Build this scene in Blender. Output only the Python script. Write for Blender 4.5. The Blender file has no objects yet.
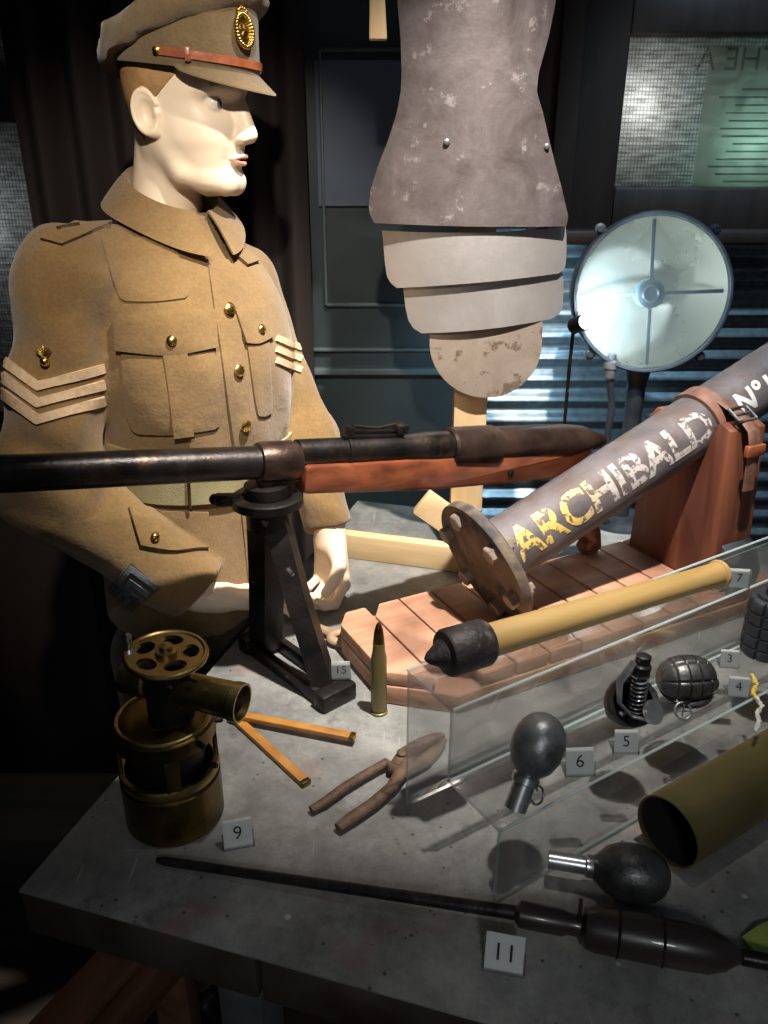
import bpy, bmesh, math, random
import numpy as np
from mathutils import Vector, Matrix, noise as mnoise
from mathutils.bvhtree import BVHTree
random.seed(4)
R = math.radians
scn = bpy.context.scene
COL = scn.collection
V = Vector

# ------------------------------------------------------------------ camera
CAMZ = 1.5; PITCH = R(23.0); FPX = 800.0; TZ = 0.90
cP, sP = math.cos(PITCH), math.sin(PITCH)
CAM = V((0, 0, CAMZ))
def ray(px, py):
    a = px-384.0; b = 512.0-py
    return V((a, FPX*cP+b*sP, -FPX*sP+b*cP)).normalized()
def pz(px, py, z=TZ):
    d = ray(px, py); return CAM + d*((z-CAMZ)/d.z)
def py_(px, py, Y):
    d = ray(px, py); return CAM + d*(Y/d.y)
cam_d = bpy.data.cameras.new('camera'); cam = bpy.data.objects.new('camera', cam_d); COL.objects.link(cam)
cam.location = CAM; cam.rotation_euler = (math.pi/2-PITCH, 0, 0)
cam_d.sensor_fit = 'VERTICAL'; cam_d.sensor_height = 36; cam_d.lens = FPX/1024*36; cam_d.clip_start = .01
scn.camera = cam

# ------------------------------------------------------------------ materials
def lin(c):
    f = lambda v: (v/12.92 if v <= .04045 else ((v+.055)/1.055)**2.4)
    return tuple(f(x/255) for x in c)+(1,)
def newmat(name):
    m = bpy.data.materials.new(name); m.use_nodes = True
    nt = m.node_tree; b = nt.nodes['Principled BSDF']
    return m, nt, b
def N(nt, t, **kw):
    n = nt.nodes.new(t)
    for k, v in kw.items():
        if k in n.inputs: n.inputs[k].default_value = v
        else: setattr(n, k, v)
    return n
def coords(nt, scale=(1, 1, 1), rot=(0, 0, 0)):
    tc = nt.nodes.new('ShaderNodeTexCoord'); mp = nt.nodes.new('ShaderNodeMapping')
    mp.inputs['Scale'].default_value = scale; mp.inputs['Rotation'].default_value = rot
    nt.links.new(tc.outputs['Object'], mp.inputs['Vector']); return mp.outputs[0]
def ramp(nt, src, stops):
    r = nt.nodes.new('ShaderNodeValToRGB'); e = r.color_ramp.elements
    while len(e) < len(stops): e.new(.5)
    for i, (p, c) in enumerate(stops): e[i].position = p; e[i].color = c
    nt.links.new(src, r.inputs[0]); return r.outputs[0]
def mixc(nt, fac, a, b, mode='MIX'):
    m = nt.nodes.new('ShaderNodeMix'); m.data_type = 'RGBA'; m.blend_type = mode
    for s, v in ((0, fac), (6, a), (7, b)):
        if hasattr(v, 'is_linked') or hasattr(v, 'links'): nt.links.new(v, m.inputs[s])
        else: m.inputs[s].default_value = v
    return m.outputs[2]
def mat(name, c1, c2=None, rough=.6, metal=0., scale=20, lo=.35, hi=.65, bump=0, bscale=None, stretch=(1, 1, 1),
        rot=(0, 0, 0), c3=None, s3=60, lo3=.62, hi3=.68, detail=6, coat=0, spec=.5, sheen=0, dist=.02):
    m, nt, b = newmat(name)
    b.inputs['Roughness'].default_value = rough; b.inputs['Metallic'].default_value = metal
    b.inputs['Specular IOR Level'].default_value = spec
    b.inputs['Coat Weight'].default_value = coat; b.inputs['Sheen Weight'].default_value = sheen
    col = lin(c1)
    vec = coords(nt, stretch, rot)
    if c2:
        n = N(nt, 'ShaderNodeTexNoise', Scale=scale, Detail=detail); nt.links.new(vec, n.inputs['Vector'])
        col = ramp(nt, n.outputs['Fac'], [(lo, lin(c1)), (hi, lin(c2))])
        if c3:
            n3 = N(nt, 'ShaderNodeTexNoise', Scale=s3, Detail=4); nt.links.new(vec, n3.inputs['Vector'])
            k = ramp(nt, n3.outputs['Fac'], [(lo3, (0, 0, 0, 1)), (hi3, (1, 1, 1, 1))])
            col = mixc(nt, k, col, lin(c3))
        nt.links.new(col, b.inputs['Base Color'])
        if metal > 0:
            rr = nt.nodes.new('ShaderNodeMapRange'); rr.inputs[3].default_value = max(.05, rough-.12); rr.inputs[4].default_value = rough+.15
            nt.links.new(n.outputs['Fac'], rr.inputs[0]); nt.links.new(rr.outputs[0], b.inputs['Roughness'])
    else: b.inputs['Base Color'].default_value = col
    if bump:
        nb = N(nt, 'ShaderNodeTexNoise', Scale=bscale or scale*3, Detail=5); nt.links.new(vec, nb.inputs['Vector'])
        bp = N(nt, 'ShaderNodeBump', Strength=bump, Distance=dist*.1); nt.links.new(nb.outputs['Fac'], bp.inputs['Height'])
        nt.links.new(bp.outputs[0], b.inputs['Normal'])
    return m
def thin_glass(name, tint=(250, 252, 252), gl=.9, haze=0.0, hazec=(200, 210, 210)):
    m = bpy.data.materials.new(name); m.use_nodes = True; nt = m.node_tree
    nt.nodes.clear()
    out = nt.nodes.new('ShaderNodeOutputMaterial'); t = N(nt, 'ShaderNodeBsdfTransparent', Color=lin(tint))
    g = N(nt, 'ShaderNodeBsdfGlossy', Roughness=.03); fr = N(nt, 'ShaderNodeFresnel', IOR=1.45)
    mul = N(nt, 'ShaderNodeMath', operation='MULTIPLY'); mul.inputs[1].default_value = gl
    nt.links.new(fr.outputs[0], mul.inputs[0])
    mx = nt.nodes.new('ShaderNodeMixShader'); nt.links.new(mul.outputs[0], mx.inputs[0])
    nt.links.new(t.outputs[0], mx.inputs[1]); nt.links.new(g.outputs[0], mx.inputs[2])
    last = mx.outputs[0]
    if haze:
        d = N(nt, 'ShaderNodeBsdfDiffuse', Color=lin(hazec)); m2 = nt.nodes.new('ShaderNodeMixShader'); m2.inputs[0].default_value = haze
        nt.links.new(last, m2.inputs[1]); nt.links.new(d.outputs[0], m2.inputs[2]); last = m2.outputs[0]
    nt.links.new(last, out.inputs[0]); return m

def weave(name, c1, c2, bs=900, rough=.95):
    m, nt, b = newmat(name); vec = coords(nt)
    n = N(nt, 'ShaderNodeTexNoise', Scale=9, Detail=8, Roughness=.7); nt.links.new(vec, n.inputs['Vector'])
    c = ramp(nt, n.outputs['Fac'], [(.3, lin(c1)), (.7, lin(c2))])
    n2 = N(nt, 'ShaderNodeTexNoise', Scale=260, Detail=3); nt.links.new(vec, n2.inputs['Vector'])
    k = ramp(nt, n2.outputs['Fac'], [(.3, (.86, .86, .86, 1)), (.7, (1.08, 1.08, 1.08, 1))])
    c = mixc(nt, 1., c, k, 'MULTIPLY'); nt.links.new(c, b.inputs['Base Color'])
    b.inputs['Roughness'].default_value = rough; b.inputs['Specular IOR Level'].default_value = .15
    b.inputs['Sheen Weight'].default_value = .25; b.inputs['Sheen Roughness'].default_value = .6
    bp = N(nt, 'ShaderNodeBump', Strength=.5, Distance=.0015); nt.links.new(n2.outputs['Fac'], bp.inputs['Height'])
    n4 = N(nt, 'ShaderNodeTexNoise', Scale=22, Detail=2); nt.links.new(vec, n4.inputs['Vector'])
    bp2 = N(nt, 'ShaderNodeBump', Strength=.45, Distance=.01); nt.links.new(n4.outputs['Fac'], bp2.inputs['Height'])
    nt.links.new(bp.outputs[0], bp2.inputs['Normal']); nt.links.new(bp2.outputs[0], b.inputs['Normal'])
    return m
def wood(name, c1, c2, axis='x', rotz=0, scale=14, rough=.55, coat=0, dark=None):
    st = {'x': (.12, 1, 1), 'y': (1, .12, 1), 'z': (1, 1, .1)}[axis]
    m, nt, b = newmat(name)
    tc = nt.nodes.new('ShaderNodeTexCoord'); mp0 = nt.nodes.new('ShaderNodeMapping'); mp0.inputs['Rotation'].default_value = (0, 0, -rotz)
    mp = nt.nodes.new('ShaderNodeMapping'); mp.inputs['Scale'].default_value = st
    nt.links.new(tc.outputs['Object'], mp0.inputs[0]); nt.links.new(mp0.outputs[0], mp.inputs[0]); vec = mp.outputs[0]
    n = N(nt, 'ShaderNodeTexNoise', Scale=scale*6, Detail=8, Distortion=.6); nt.links.new(vec, n.inputs['Vector'])
    c = ramp(nt, n.outputs['Fac'], [(.32, lin(c1)), (.68, lin(c2))])
    if dark:
        n3 = N(nt, 'ShaderNodeTexNoise', Scale=10, Detail=5); nt.links.new(mp0.outputs[0], n3.inputs['Vector'])
        k = ramp(nt, n3.outputs['Fac'], [(.45, (0, 0, 0, 1)), (.68, (.8, .8, .8, 1))]); c = mixc(nt, k, c, lin(dark))
    nt.links.new(c, b.inputs['Base Color']); b.inputs['Roughness'].default_value = rough; b.inputs['Coat Weight'].default_value = coat
    bp = N(nt, 'ShaderNodeBump', Strength=.3, Distance=.002); nt.links.new(n.outputs['Fac'], bp.inputs['Height']); nt.links.new(bp.outputs[0], b.inputs['Normal'])
    return m

AZ = math.atan2(.462, .887)
M = {}
M['wool'] = weave('khaki_wool', (112, 86, 52), (138, 110, 70))
M['wool_cap'] = weave('cap_wool', (96, 80, 56), (118, 98, 70))
M['wool_dark'] = weave('trouser_wool', (70, 58, 38), (88, 74, 50))
M['stripe'] = mat('stripe_braid', (196, 166, 132), (214, 186, 152), rough=.9, scale=150, bump=.5, bscale=700)
M['greystripe'] = mat('grey_braid', (92, 100, 108), (120, 124, 128), rough=.9, scale=150, bump=.5, bscale=700)
M['web'] = mat('webbing', (146, 138, 100), (168, 158, 120), rough=.9, scale=30, bump=.6, bscale=700)
M['skin'] = mat('mannequin_skin', (236, 212, 184), (242, 222, 196), rough=.42, scale=18, spec=.45)
M['skinhand'] = M['skin']
M['lip'] = mat('painted_lip', (206, 140, 122), rough=.4)
M['brow'] = mat('painted_brow', (196, 164, 128), rough=.5)
M['hair'] = mat('painted_hair', (150, 112, 70), (176, 138, 92), rough=.6, scale=60, bump=.3, bscale=400)
M['brass'] = mat('brass', (138, 118, 72), (172, 152, 104), rough=.34, metal=1, scale=25, bump=.15, bscale=150)
M['brass_dark'] = mat('tarnished_brass', (84, 72, 42), (128, 108, 60), rough=.36, metal=1, scale=16, c3=(50, 42, 28), s3=30, lo3=.5, hi3=.75, bump=.15, bscale=120)
M['gold'] = mat('gilt', (206, 164, 84), (236, 200, 120), rough=.25, metal=1, scale=80)
M['leather'] = mat('brown_leather', (128, 66, 40), (160, 92, 60), rough=.35, scale=40, bump=.3, bscale=200, coat=.3)
M['leather_old'] = mat('worn_leather', (92, 62, 50), (126, 88, 72), rough=.6, scale=40, bump=.4, bscale=200)
M['gun'] = mat('blued_steel', (40, 38, 38), (66, 60, 58), rough=.32, metal=.85, scale=18, c3=(96, 78, 62), s3=40, lo3=.56, hi3=.8, bump=.2, bscale=200)
M['gunbrown'] = mat('brown_steel', (62, 48, 42), (92, 72, 62), rough=.36, metal=.8, scale=25, bump=.2, bscale=200)
M['blackiron'] = mat('black_iron', (24, 22, 22), (44, 38, 35), rough=.42, metal=.6, scale=25, c3=(120, 112, 104), s3=70, lo3=.68, hi3=.74, bump=.2, bscale=200)
M['stock'] = wood('oiled_walnut', (84, 42, 26), (130, 72, 46), 'x', R(7), 8, rough=.32, coat=.35)
M['mortar'] = mat('mortar_grey', (84, 78, 80), (112, 104, 106), rough=.62, metal=.35, scale=14, c3=(96, 78, 66), s3=26, lo3=.5, hi3=.72, bump=.35, bscale=160)
M['flange'] = mat('rusty_iron', (96, 82, 70), (134, 116, 98), rough=.7, metal=.4, scale=26, c3=(62, 60, 62), s3=18, lo3=.48, hi3=.62, bump=.6, bscale=110)
M['bolt'] = mat('bolt_steel', (132, 118, 106), (160, 146, 132), rough=.5, metal=.5, scale=50, bump=.3)
M['redwood'] = wood('red_brown_wood', (84, 46, 34), (142, 86, 60), 'z', 0, 4, rough=.5)
M['slat'] = wood('pale_red_wood', (164, 118, 92), (202, 156, 126), 'x', AZ, 6, rough=.6, dark=(122, 84, 66))
M['pine'] = wood('pine', (206, 174, 128), (226, 198, 154), 'z', 0, 5, rough=.6)
M['pinex'] = wood('pine_base', (206, 174, 128), (226, 198, 154), 'x', R(-16), 5, rough=.6)
M['armour'] = None
M['acrylic'] = thin_glass('clear_acrylic', (253, 254, 254), .5, .012)
M['acredge'] = thin_glass('acrylic_edge', (240, 246, 245), .9, .28, (225, 235, 235))
M['glass'] = thin_glass('lens_glass', (253, 254, 254), .9, .02)
M['paper'] = mat('white_card', (222, 222, 218), rough=.7)
M['ink'] = mat('black_ink', (18, 18, 20), rough=.6)
M['stickwood'] = wood('waxed_stick', (144, 116, 66), (168, 138, 86), 'x', AZ, 6, rough=.5)
M['blackrub'] = mat('black_head', (38, 34, 33), (58, 52, 50), rough=.55, metal=.3, scale=40, c3=(92, 84, 78), s3=80, lo3=.62, hi3=.72, bump=.5, bscale=200)
M['greysteel'] = mat('grey_steel', (112, 114, 116), (146, 148, 150), rough=.4, metal=.7, scale=40, c3=(72, 70, 68), s3=30, lo3=.55, hi3=.7, bump=.2, bscale=200)
M['mills'] = mat('grenade_iron', (76, 76, 76), (104, 104, 102), rough=.38, metal=.75, scale=40, bump=.3, bscale=200)
M['millsblack'] = mat('grenade_black', (30, 30, 31), (50, 48, 48), rough=.35, metal=.5, scale=40, bump=.3, bscale=200)
M['segment'] = mat('cast_dark_iron', (44, 48, 54), (62, 66, 72), rough=.5, metal=.4, scale=40, bump=.4, bscale=200)
M['silver'] = mat('bright_steel', (176, 178, 180), (206, 206, 206), rough=.28, metal=.9, scale=40)
M['shell'] = mat('dull_brass', (108, 98, 60), (134, 122, 78), rough=.45, metal=.6, scale=8, bump=.1, bscale=60)
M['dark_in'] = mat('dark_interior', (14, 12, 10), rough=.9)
M['rule'] = mat('boxwood', (148, 96, 40), (182, 126, 58), rough=.45, scale=30, bump=.2, coat=.2)
M['rust'] = mat('rusted_tool', (82, 64, 52), (118, 94, 76), rough=.7, metal=.3, scale=60, bump=.6, bscale=220)
M['rustlight'] = mat('pale_spanner', (150, 124, 98), (176, 150, 122), rough=.6, metal=.2, scale=60, bump=.5, bscale=220)
M['rod'] = mat('dark_rod', (34, 33, 34), (60, 56, 54), rough=.4, metal=.6, scale=60, bump=.3)
M['darkwood'] = mat('black_wood', (30, 25, 23), (50, 40, 34), rough=.35, scale=20, stretch=(.2, 1, 1), bump=.2, coat=.25)
M['green'] = mat('green_cloth', (132, 152, 66), (150, 170, 82), rough=.8, scale=40, bump=.4, bscale=500)
M['cord'] = mat('white_cord', (206, 204, 196), rough=.8)
M['cordy'] = mat('yellow_cord', (198, 170, 80), rough=.8)
M['lampbody'] = mat('lamp_grey', (52, 58, 64), (78, 84, 90), rough=.4, metal=.6, scale=20, bump=.1)
M['lampwire'] = mat('lamp_spoke', (120, 140, 150), rough=.4, metal=.6)
M['curtain'] = mat('dark_curtain', (30, 22, 19), (42, 31, 27), rough=.9, scale=4, stretch=(4, 4, .4), bump=.4)
M['floor'] = mat('dark_floor', (58, 48, 42), (76, 62, 54), rough=.7, scale=3, stretch=(1, 8, 1), bump=.3)
M['wallmat'] = mat('dark_board_wall', (40, 30, 26), (50, 38, 33), rough=.8, scale=3, stretch=(6, 6, .5), bump=.3)
M['frame'] = mat('dark_brown_paint', (50, 37, 31), (62, 47, 40), rough=.55, scale=9, stretch=(4, 4, .5), bump=.2)
M['tealframe'] = mat('dark_green_paint', (72, 86, 88), (88, 102, 104), rough=.4, scale=9, bump=.15)  # blue-green tones of glass reflections, for the added back-wall panels
M['tealpane'] = mat('dull_blue_board', (80, 94, 114), (96, 110, 130), rough=.35, scale=6, bump=.1)
M['tealdark'] = mat('dark_blue_board', (46, 56, 58), (58, 68, 70), rough=.35, scale=6, bump=.1)
M['oldwood'] = wood('old_brown_board', (92, 58, 40), (122, 80, 56), 'y', R(-20), 5, rough=.7)
M['metaledge'] = mat('dull_edge', (56, 50, 44), (76, 68, 60), rough=.65, metal=.2, scale=9, c3=(50, 40, 34), s3=14, lo3=.5, hi3=.7, bump=.4)
M['tableleg'] = mat('grey_leg', (70, 72, 74), (88, 90, 92), rough=.6, scale=20)

def mk_table():
    m, nt, b = newmat('worn_zinc_sheet'); vec = coords(nt)
    n = N(nt, 'ShaderNodeTexNoise', Scale=7, Detail=12, Roughness=.78, Distortion=.1); nt.links.new(vec, n.inputs['Vector'])
    c = ramp(nt, n.outputs['Fac'], [(.3, lin((92, 92, 91))), (.5, lin((134, 133, 130))), (.7, lin((176, 175, 170)))])
    n2 = N(nt, 'ShaderNodeTexNoise', Scale=21, Detail=9, Roughness=.7, Distortion=.3); nt.links.new(vec, n2.inputs['Vector'])
    k = ramp(nt, n2.outputs['Fac'], [(.58, (0, 0, 0, 1)), (.70, (.7, .7, .7, 1))]); c = mixc(nt, k, c, lin((78, 76, 75)))
    n3 = N(nt, 'ShaderNodeTexNoise', Scale=9, Detail=3); nt.links.new(vec, n3.inputs['Vector'])
    k = ramp(nt, n3.outputs['Fac'], [(.62, (0, 0, 0, 1)), (.72, (.35, .35, .35, 1))]); c = mixc(nt, k, c, lin((150, 104, 92)))
    v = N(nt, 'ShaderNodeTexVoronoi', Scale=26, Randomness=1.); nt.links.new(vec, v.inputs['Vector'])
    k = ramp(nt, v.outputs['Distance'], [(.07, (1, 1, 1, 1)), (.10, (0, 0, 0, 1))])
    n5 = N(nt, 'ShaderNodeTexNoise', Scale=11, Detail=1); nt.links.new(vec, n5.inputs['Vector'])
    k5 = ramp(nt, n5.outputs['Fac'], [(.52, (0, 0, 0, 1)), (.56, (1, 1, 1, 1))])
    mm = N(nt, 'ShaderNodeMath', operation='MULTIPLY'); nt.links.new(k, mm.inputs[0]); nt.links.new(k5, mm.inputs[1])
    c = mixc(nt, mm.outputs[0], c, lin((205, 203, 190)))
    v6 = N(nt, 'ShaderNodeTexVoronoi', Scale=70, Randomness=1.); nt.links.new(vec, v6.inputs['Vector']); k6 = ramp(nt, v6.outputs['Distance'], [(.10, (.8, .8, .8, 1)), (.14, (0, 0, 0, 1))]); mm6 = N(nt, 'ShaderNodeMath', operation='MULTIPLY'); nt.links.new(k6, mm6.inputs[0]); nt.links.new(ramp(nt, n3.outputs['Fac'], [(.5, (0, 0, 0, 1)), (.55, (1, 1, 1, 1))]), mm6.inputs[1]); c = mixc(nt, mm6.outputs[0], c, lin((58, 55, 53)))
    sc = coords(nt, (120, 6, 6), (0, 0, R(20))); n4 = N(nt, 'ShaderNodeTexNoise', Scale=1.5, Detail=4); nt.links.new(sc, n4.inputs['Vector'])
    k = ramp(nt, n4.outputs['Fac'], [(.70, (0, 0, 0, 1)), (.74, (.5, .5, .5, 1))]); c = mixc(nt, k, c, lin((190, 188, 180)))
    nt.links.new(c, b.inputs['Base Color']); b.inputs['Metallic'].default_value = .15
    rr = nt.nodes.new('ShaderNodeMapRange'); rr.inputs[3].default_value = .35; rr.inputs[4].default_value = .65
    nt.links.new(n2.outputs['Fac'], rr.inputs[0]); nt.links.new(rr.outputs[0], b.inputs['Roughness'])
    bp = N(nt, 'ShaderNodeBump', Strength=.25, Distance=.003); nt.links.new(n2.outputs['Fac'], bp.inputs['Height']); nt.links.new(bp.outputs[0], b.inputs['Normal'])
    return m
M['table'] = mk_table()
def mk_armour(name, base, hi, dk, amt, metal=.75, rough=.38, sc=8):
    m, nt, b = newmat(name); vec = coords(nt)
    n = N(nt, 'ShaderNodeTexNoise', Scale=sc, Detail=8, Roughness=.7, Distortion=.5); nt.links.new(vec, n.inputs['Vector'])
    c = ramp(nt, n.outputs['Fac'], [(.3, lin(base)), (.7, lin(hi))])
    n2 = N(nt, 'ShaderNodeTexNoise', Scale=sc*2.2, Detail=9, Roughness=.75); nt.links.new(vec, n2.inputs['Vector'])
    k = ramp(nt, n2.outputs['Fac'], [(amt, (0, 0, 0, 1)), (amt+.05, (1, 1, 1, 1))]); c = mixc(nt, k, c, lin(dk))
    nt.links.new(c, b.inputs['Base Color']); b.inputs['Metallic'].default_value = metal
    rr = nt.nodes.new('ShaderNodeMapRange'); rr.inputs[3].default_value = rough; rr.inputs[4].default_value = rough+.3
    nt.links.new(n2.outputs['Fac'], rr.inputs[0]); nt.links.new(rr.outputs[0], b.inputs['Roughness'])
    bp = N(nt, 'ShaderNodeBump', Strength=.4, Distance=.002); nt.links.new(n2.outputs['Fac'], bp.inputs['Height']); nt.links.new(bp.outputs[0], b.inputs['Normal'])
    return m
M['arm1'] = mk_armour('patchy_plate', (78, 66, 64), (124, 114, 114), (142, 132, 130), .58, .5, .40, 13)
M['arm2'] = mk_armour('bright_plate', (172, 164, 160), (200, 194, 190), (134, 104, 78), .63, .75, .36, 4)
M['arm3'] = mk_armour('dull_plate', (142, 128, 114), (168, 154, 140), (112, 94, 80), .55, .5, .5, 14)
def mk_paint():
    m = bpy.data.materials.new('worn_letter_paint'); m.use_nodes = True; nt = m.node_tree; b = nt.nodes['Principled BSDF']
    vec = coords(nt); n = N(nt, 'ShaderNodeTexNoise', Scale=120, Detail=6); nt.links.new(vec, n.inputs['Vector'])
    sx = nt.nodes.new('ShaderNodeSeparateXYZ'); tc = nt.nodes.new('ShaderNodeTexCoord'); nt.links.new(tc.outputs['Object'], sx.inputs[0])
    ad = N(nt, 'ShaderNodeMath', operation='ADD'); ad.inputs[1].default_value = .2; nt.links.new(sx.outputs['X'], ad.inputs[0])
    c = ramp(nt, ad.outputs[0], [(.19, lin((196, 164, 92))), (.23, lin((166, 158, 154)))]); nt.links.new(c, b.inputs['Base Color'])
    k = ramp(nt, n.outputs['Fac'], [(.38, (0, 0, 0, 1)), (.50, (1, 1, 1, 1))]); nt.links.new(k, b.inputs['Alpha'])
    b.inputs['Roughness'].default_value = .45; return m
M['letter'] = mk_paint()
def mk_corr():
    m, nt, b = newmat('galvanised_sheet'); vec = coords(nt)
    n = N(nt, 'ShaderNodeTexNoise', Scale=70, Detail=5); nt.links.new(vec, n.inputs['Vector'])
    c = ramp(nt, n.outputs['Fac'], [(.3, lin((104, 116, 124))), (.7, lin((134, 146, 152)))])
    n2 = N(nt, 'ShaderNodeTexNoise', Scale=5, Detail=7); nt.links.new(vec, n2.inputs['Vector'])
    k = ramp(nt, n2.outputs['Fac'], [(.5, (0, 0, 0, 1)), (.72, (.7, .7, .7, 1))]); c = mixc(nt, k, c, lin((96, 90, 80)))
    nt.links.new(c, b.inputs['Base Color']); b.inputs['Metallic'].default_value = .7; b.inputs['Roughness'].default_value = .42
    return m
M['corr'] = mk_corr()
def mk_pane(name, c1, c2, sc=160):
    m = bpy.data.materials.new(name); m.use_nodes = True; nt = m.node_tree; nt.nodes.clear()
    out = nt.nodes.new('ShaderNodeOutputMaterial'); vec = coords(nt, (1, 1, 1), (R(90), 0, 0))
    br = N(nt, 'ShaderNodeTexBrick', Scale=sc/2); nt.links.new(vec, br.inputs['Vector'])
    br.inputs['Color1'].default_value = lin(c1); br.inputs['Color2'].default_value = lin(c1); br.inputs['Mortar'].default_value = lin(c2)
    br.inputs['Mortar Size'].default_value = .08; br.offset = 0; br.inputs['Brick Width'].default_value = .5; br.inputs['Row Height'].default_value = .5
    t = nt.nodes.new('ShaderNodeBsdfTranslucent'); g = N(nt, 'ShaderNodeBsdfGlossy', Roughness=.25)
    n = N(nt, 'ShaderNodeTexNoise', Scale=140, Detail=3); nt.links.new(vec, n.inputs['Vector'])
    bp = N(nt, 'ShaderNodeBump', Strength=.8, Distance=.004); nt.links.new(n.outputs['Fac'], bp.inputs['Height'])
    nt.links.new(bp.outputs[0], g.inputs['Normal']); n9 = N(nt, 'ShaderNodeTexNoise', Scale=90, Detail=5); mp9 = nt.nodes.new('ShaderNodeMapping'); mp9.inputs['Scale'].default_value = (.35, 1.6, 1); nt.links.new(vec, mp9.inputs[0]); nt.links.new(mp9.outputs[0], n9.inputs['Vector'])
    nt.links.new(mixc(nt, 1., br.outputs['Color'], ramp(nt, n9.outputs['Fac'], [(.35, (.45, .45, .45, 1)), (.65, (1, 1, 1, 1))]), 'MULTIPLY'), t.inputs['Color'])
    mx = nt.nodes.new('ShaderNodeMixShader'); mx.inputs[0].default_value = .12
    nt.links.new(t.outputs[0], mx.inputs[1]); nt.links.new(g.outputs[0], mx.inputs[2]); nt.links.new(mx.outputs[0], out.inputs[0])
    return m
M['pane'] = mk_pane('reeded_window_glass', (176, 174, 168), (132, 131, 128))
def emis(name, c, s):
    m = bpy.data.materials.new(name); m.use_nodes = True; nt = m.node_tree; b = nt.nodes['Principled BSDF']
    b.inputs['Emission Color'].default_value = lin(c); b.inputs['Emission Strength'].default_value = s; b.inputs['Base Color'].default_value = lin(c); return m

# ------------------------------------------------------------------ object helpers
OFF = {}
def tag(o, label=None, cat=None, group=None, kind=None):
    if label: o['label'] = label
    if cat: o['category'] = cat
    if group: o['group'] = group
    if kind: o['kind'] = kind
    return o
def thing(name, label, cat, loc=(0, 0, 0), group=None, kind=None):
    o = bpy.data.objects.new(name, None); COL.objects.link(o); o.location = loc; o.empty_display_size = .05
    OFF[o.name] = V(loc); return tag(o, label, cat, group, kind)
def raw(name, verts, faces, m, parent=None, smooth=True, autos=35, mats=None, fmat=None, loc=None):
    me = bpy.data.meshes.new(name)
    off = OFF[parent.name] if parent else (V(loc) if loc else V((0, 0, 0)))
    if isinstance(verts, np.ndarray): vv = (verts-np.array(off)).tolist()
    else: vv = [tuple(V(v)-off) for v in verts]
    me.from_pydata(vv, [], faces.tolist() if isinstance(faces, np.ndarray) else [tuple(f) for f in faces]); me.update()
    bm = bmesh.new(); bm.from_mesh(me); bmesh.ops.recalc_face_normals(bm, faces=bm.faces)
    if smooth:
        for f in bm.faces: f.smooth = True
        if autos < 180:
            for e in bm.edges:
                if len(e.link_faces) == 2 and e.calc_face_angle(0) > R(autos): e.smooth = False
    bm.to_mesh(me); bm.free()
    for x in (mats or [m]): me.materials.append(x)
    if fmat is not None:
        me.polygons.foreach_set('material_index', fmat)
    o = bpy.data.objects.new(name, me); COL.objects.link(o)
    if parent: o.parent = parent
    elif loc: o.location = loc
    OFF[o.name] = off
    return o
def frame(d, up=V((0, 0, 1))):
    d = V(d).normalized(); u = V(up)
    if abs(d.dot(u)) > .98: u = V((0, 1, 0))
    x = u.cross(d).normalized(); y = d.cross(x).normalized()
    return x, y, d          # x lateral, y 'up', d forward
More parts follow.
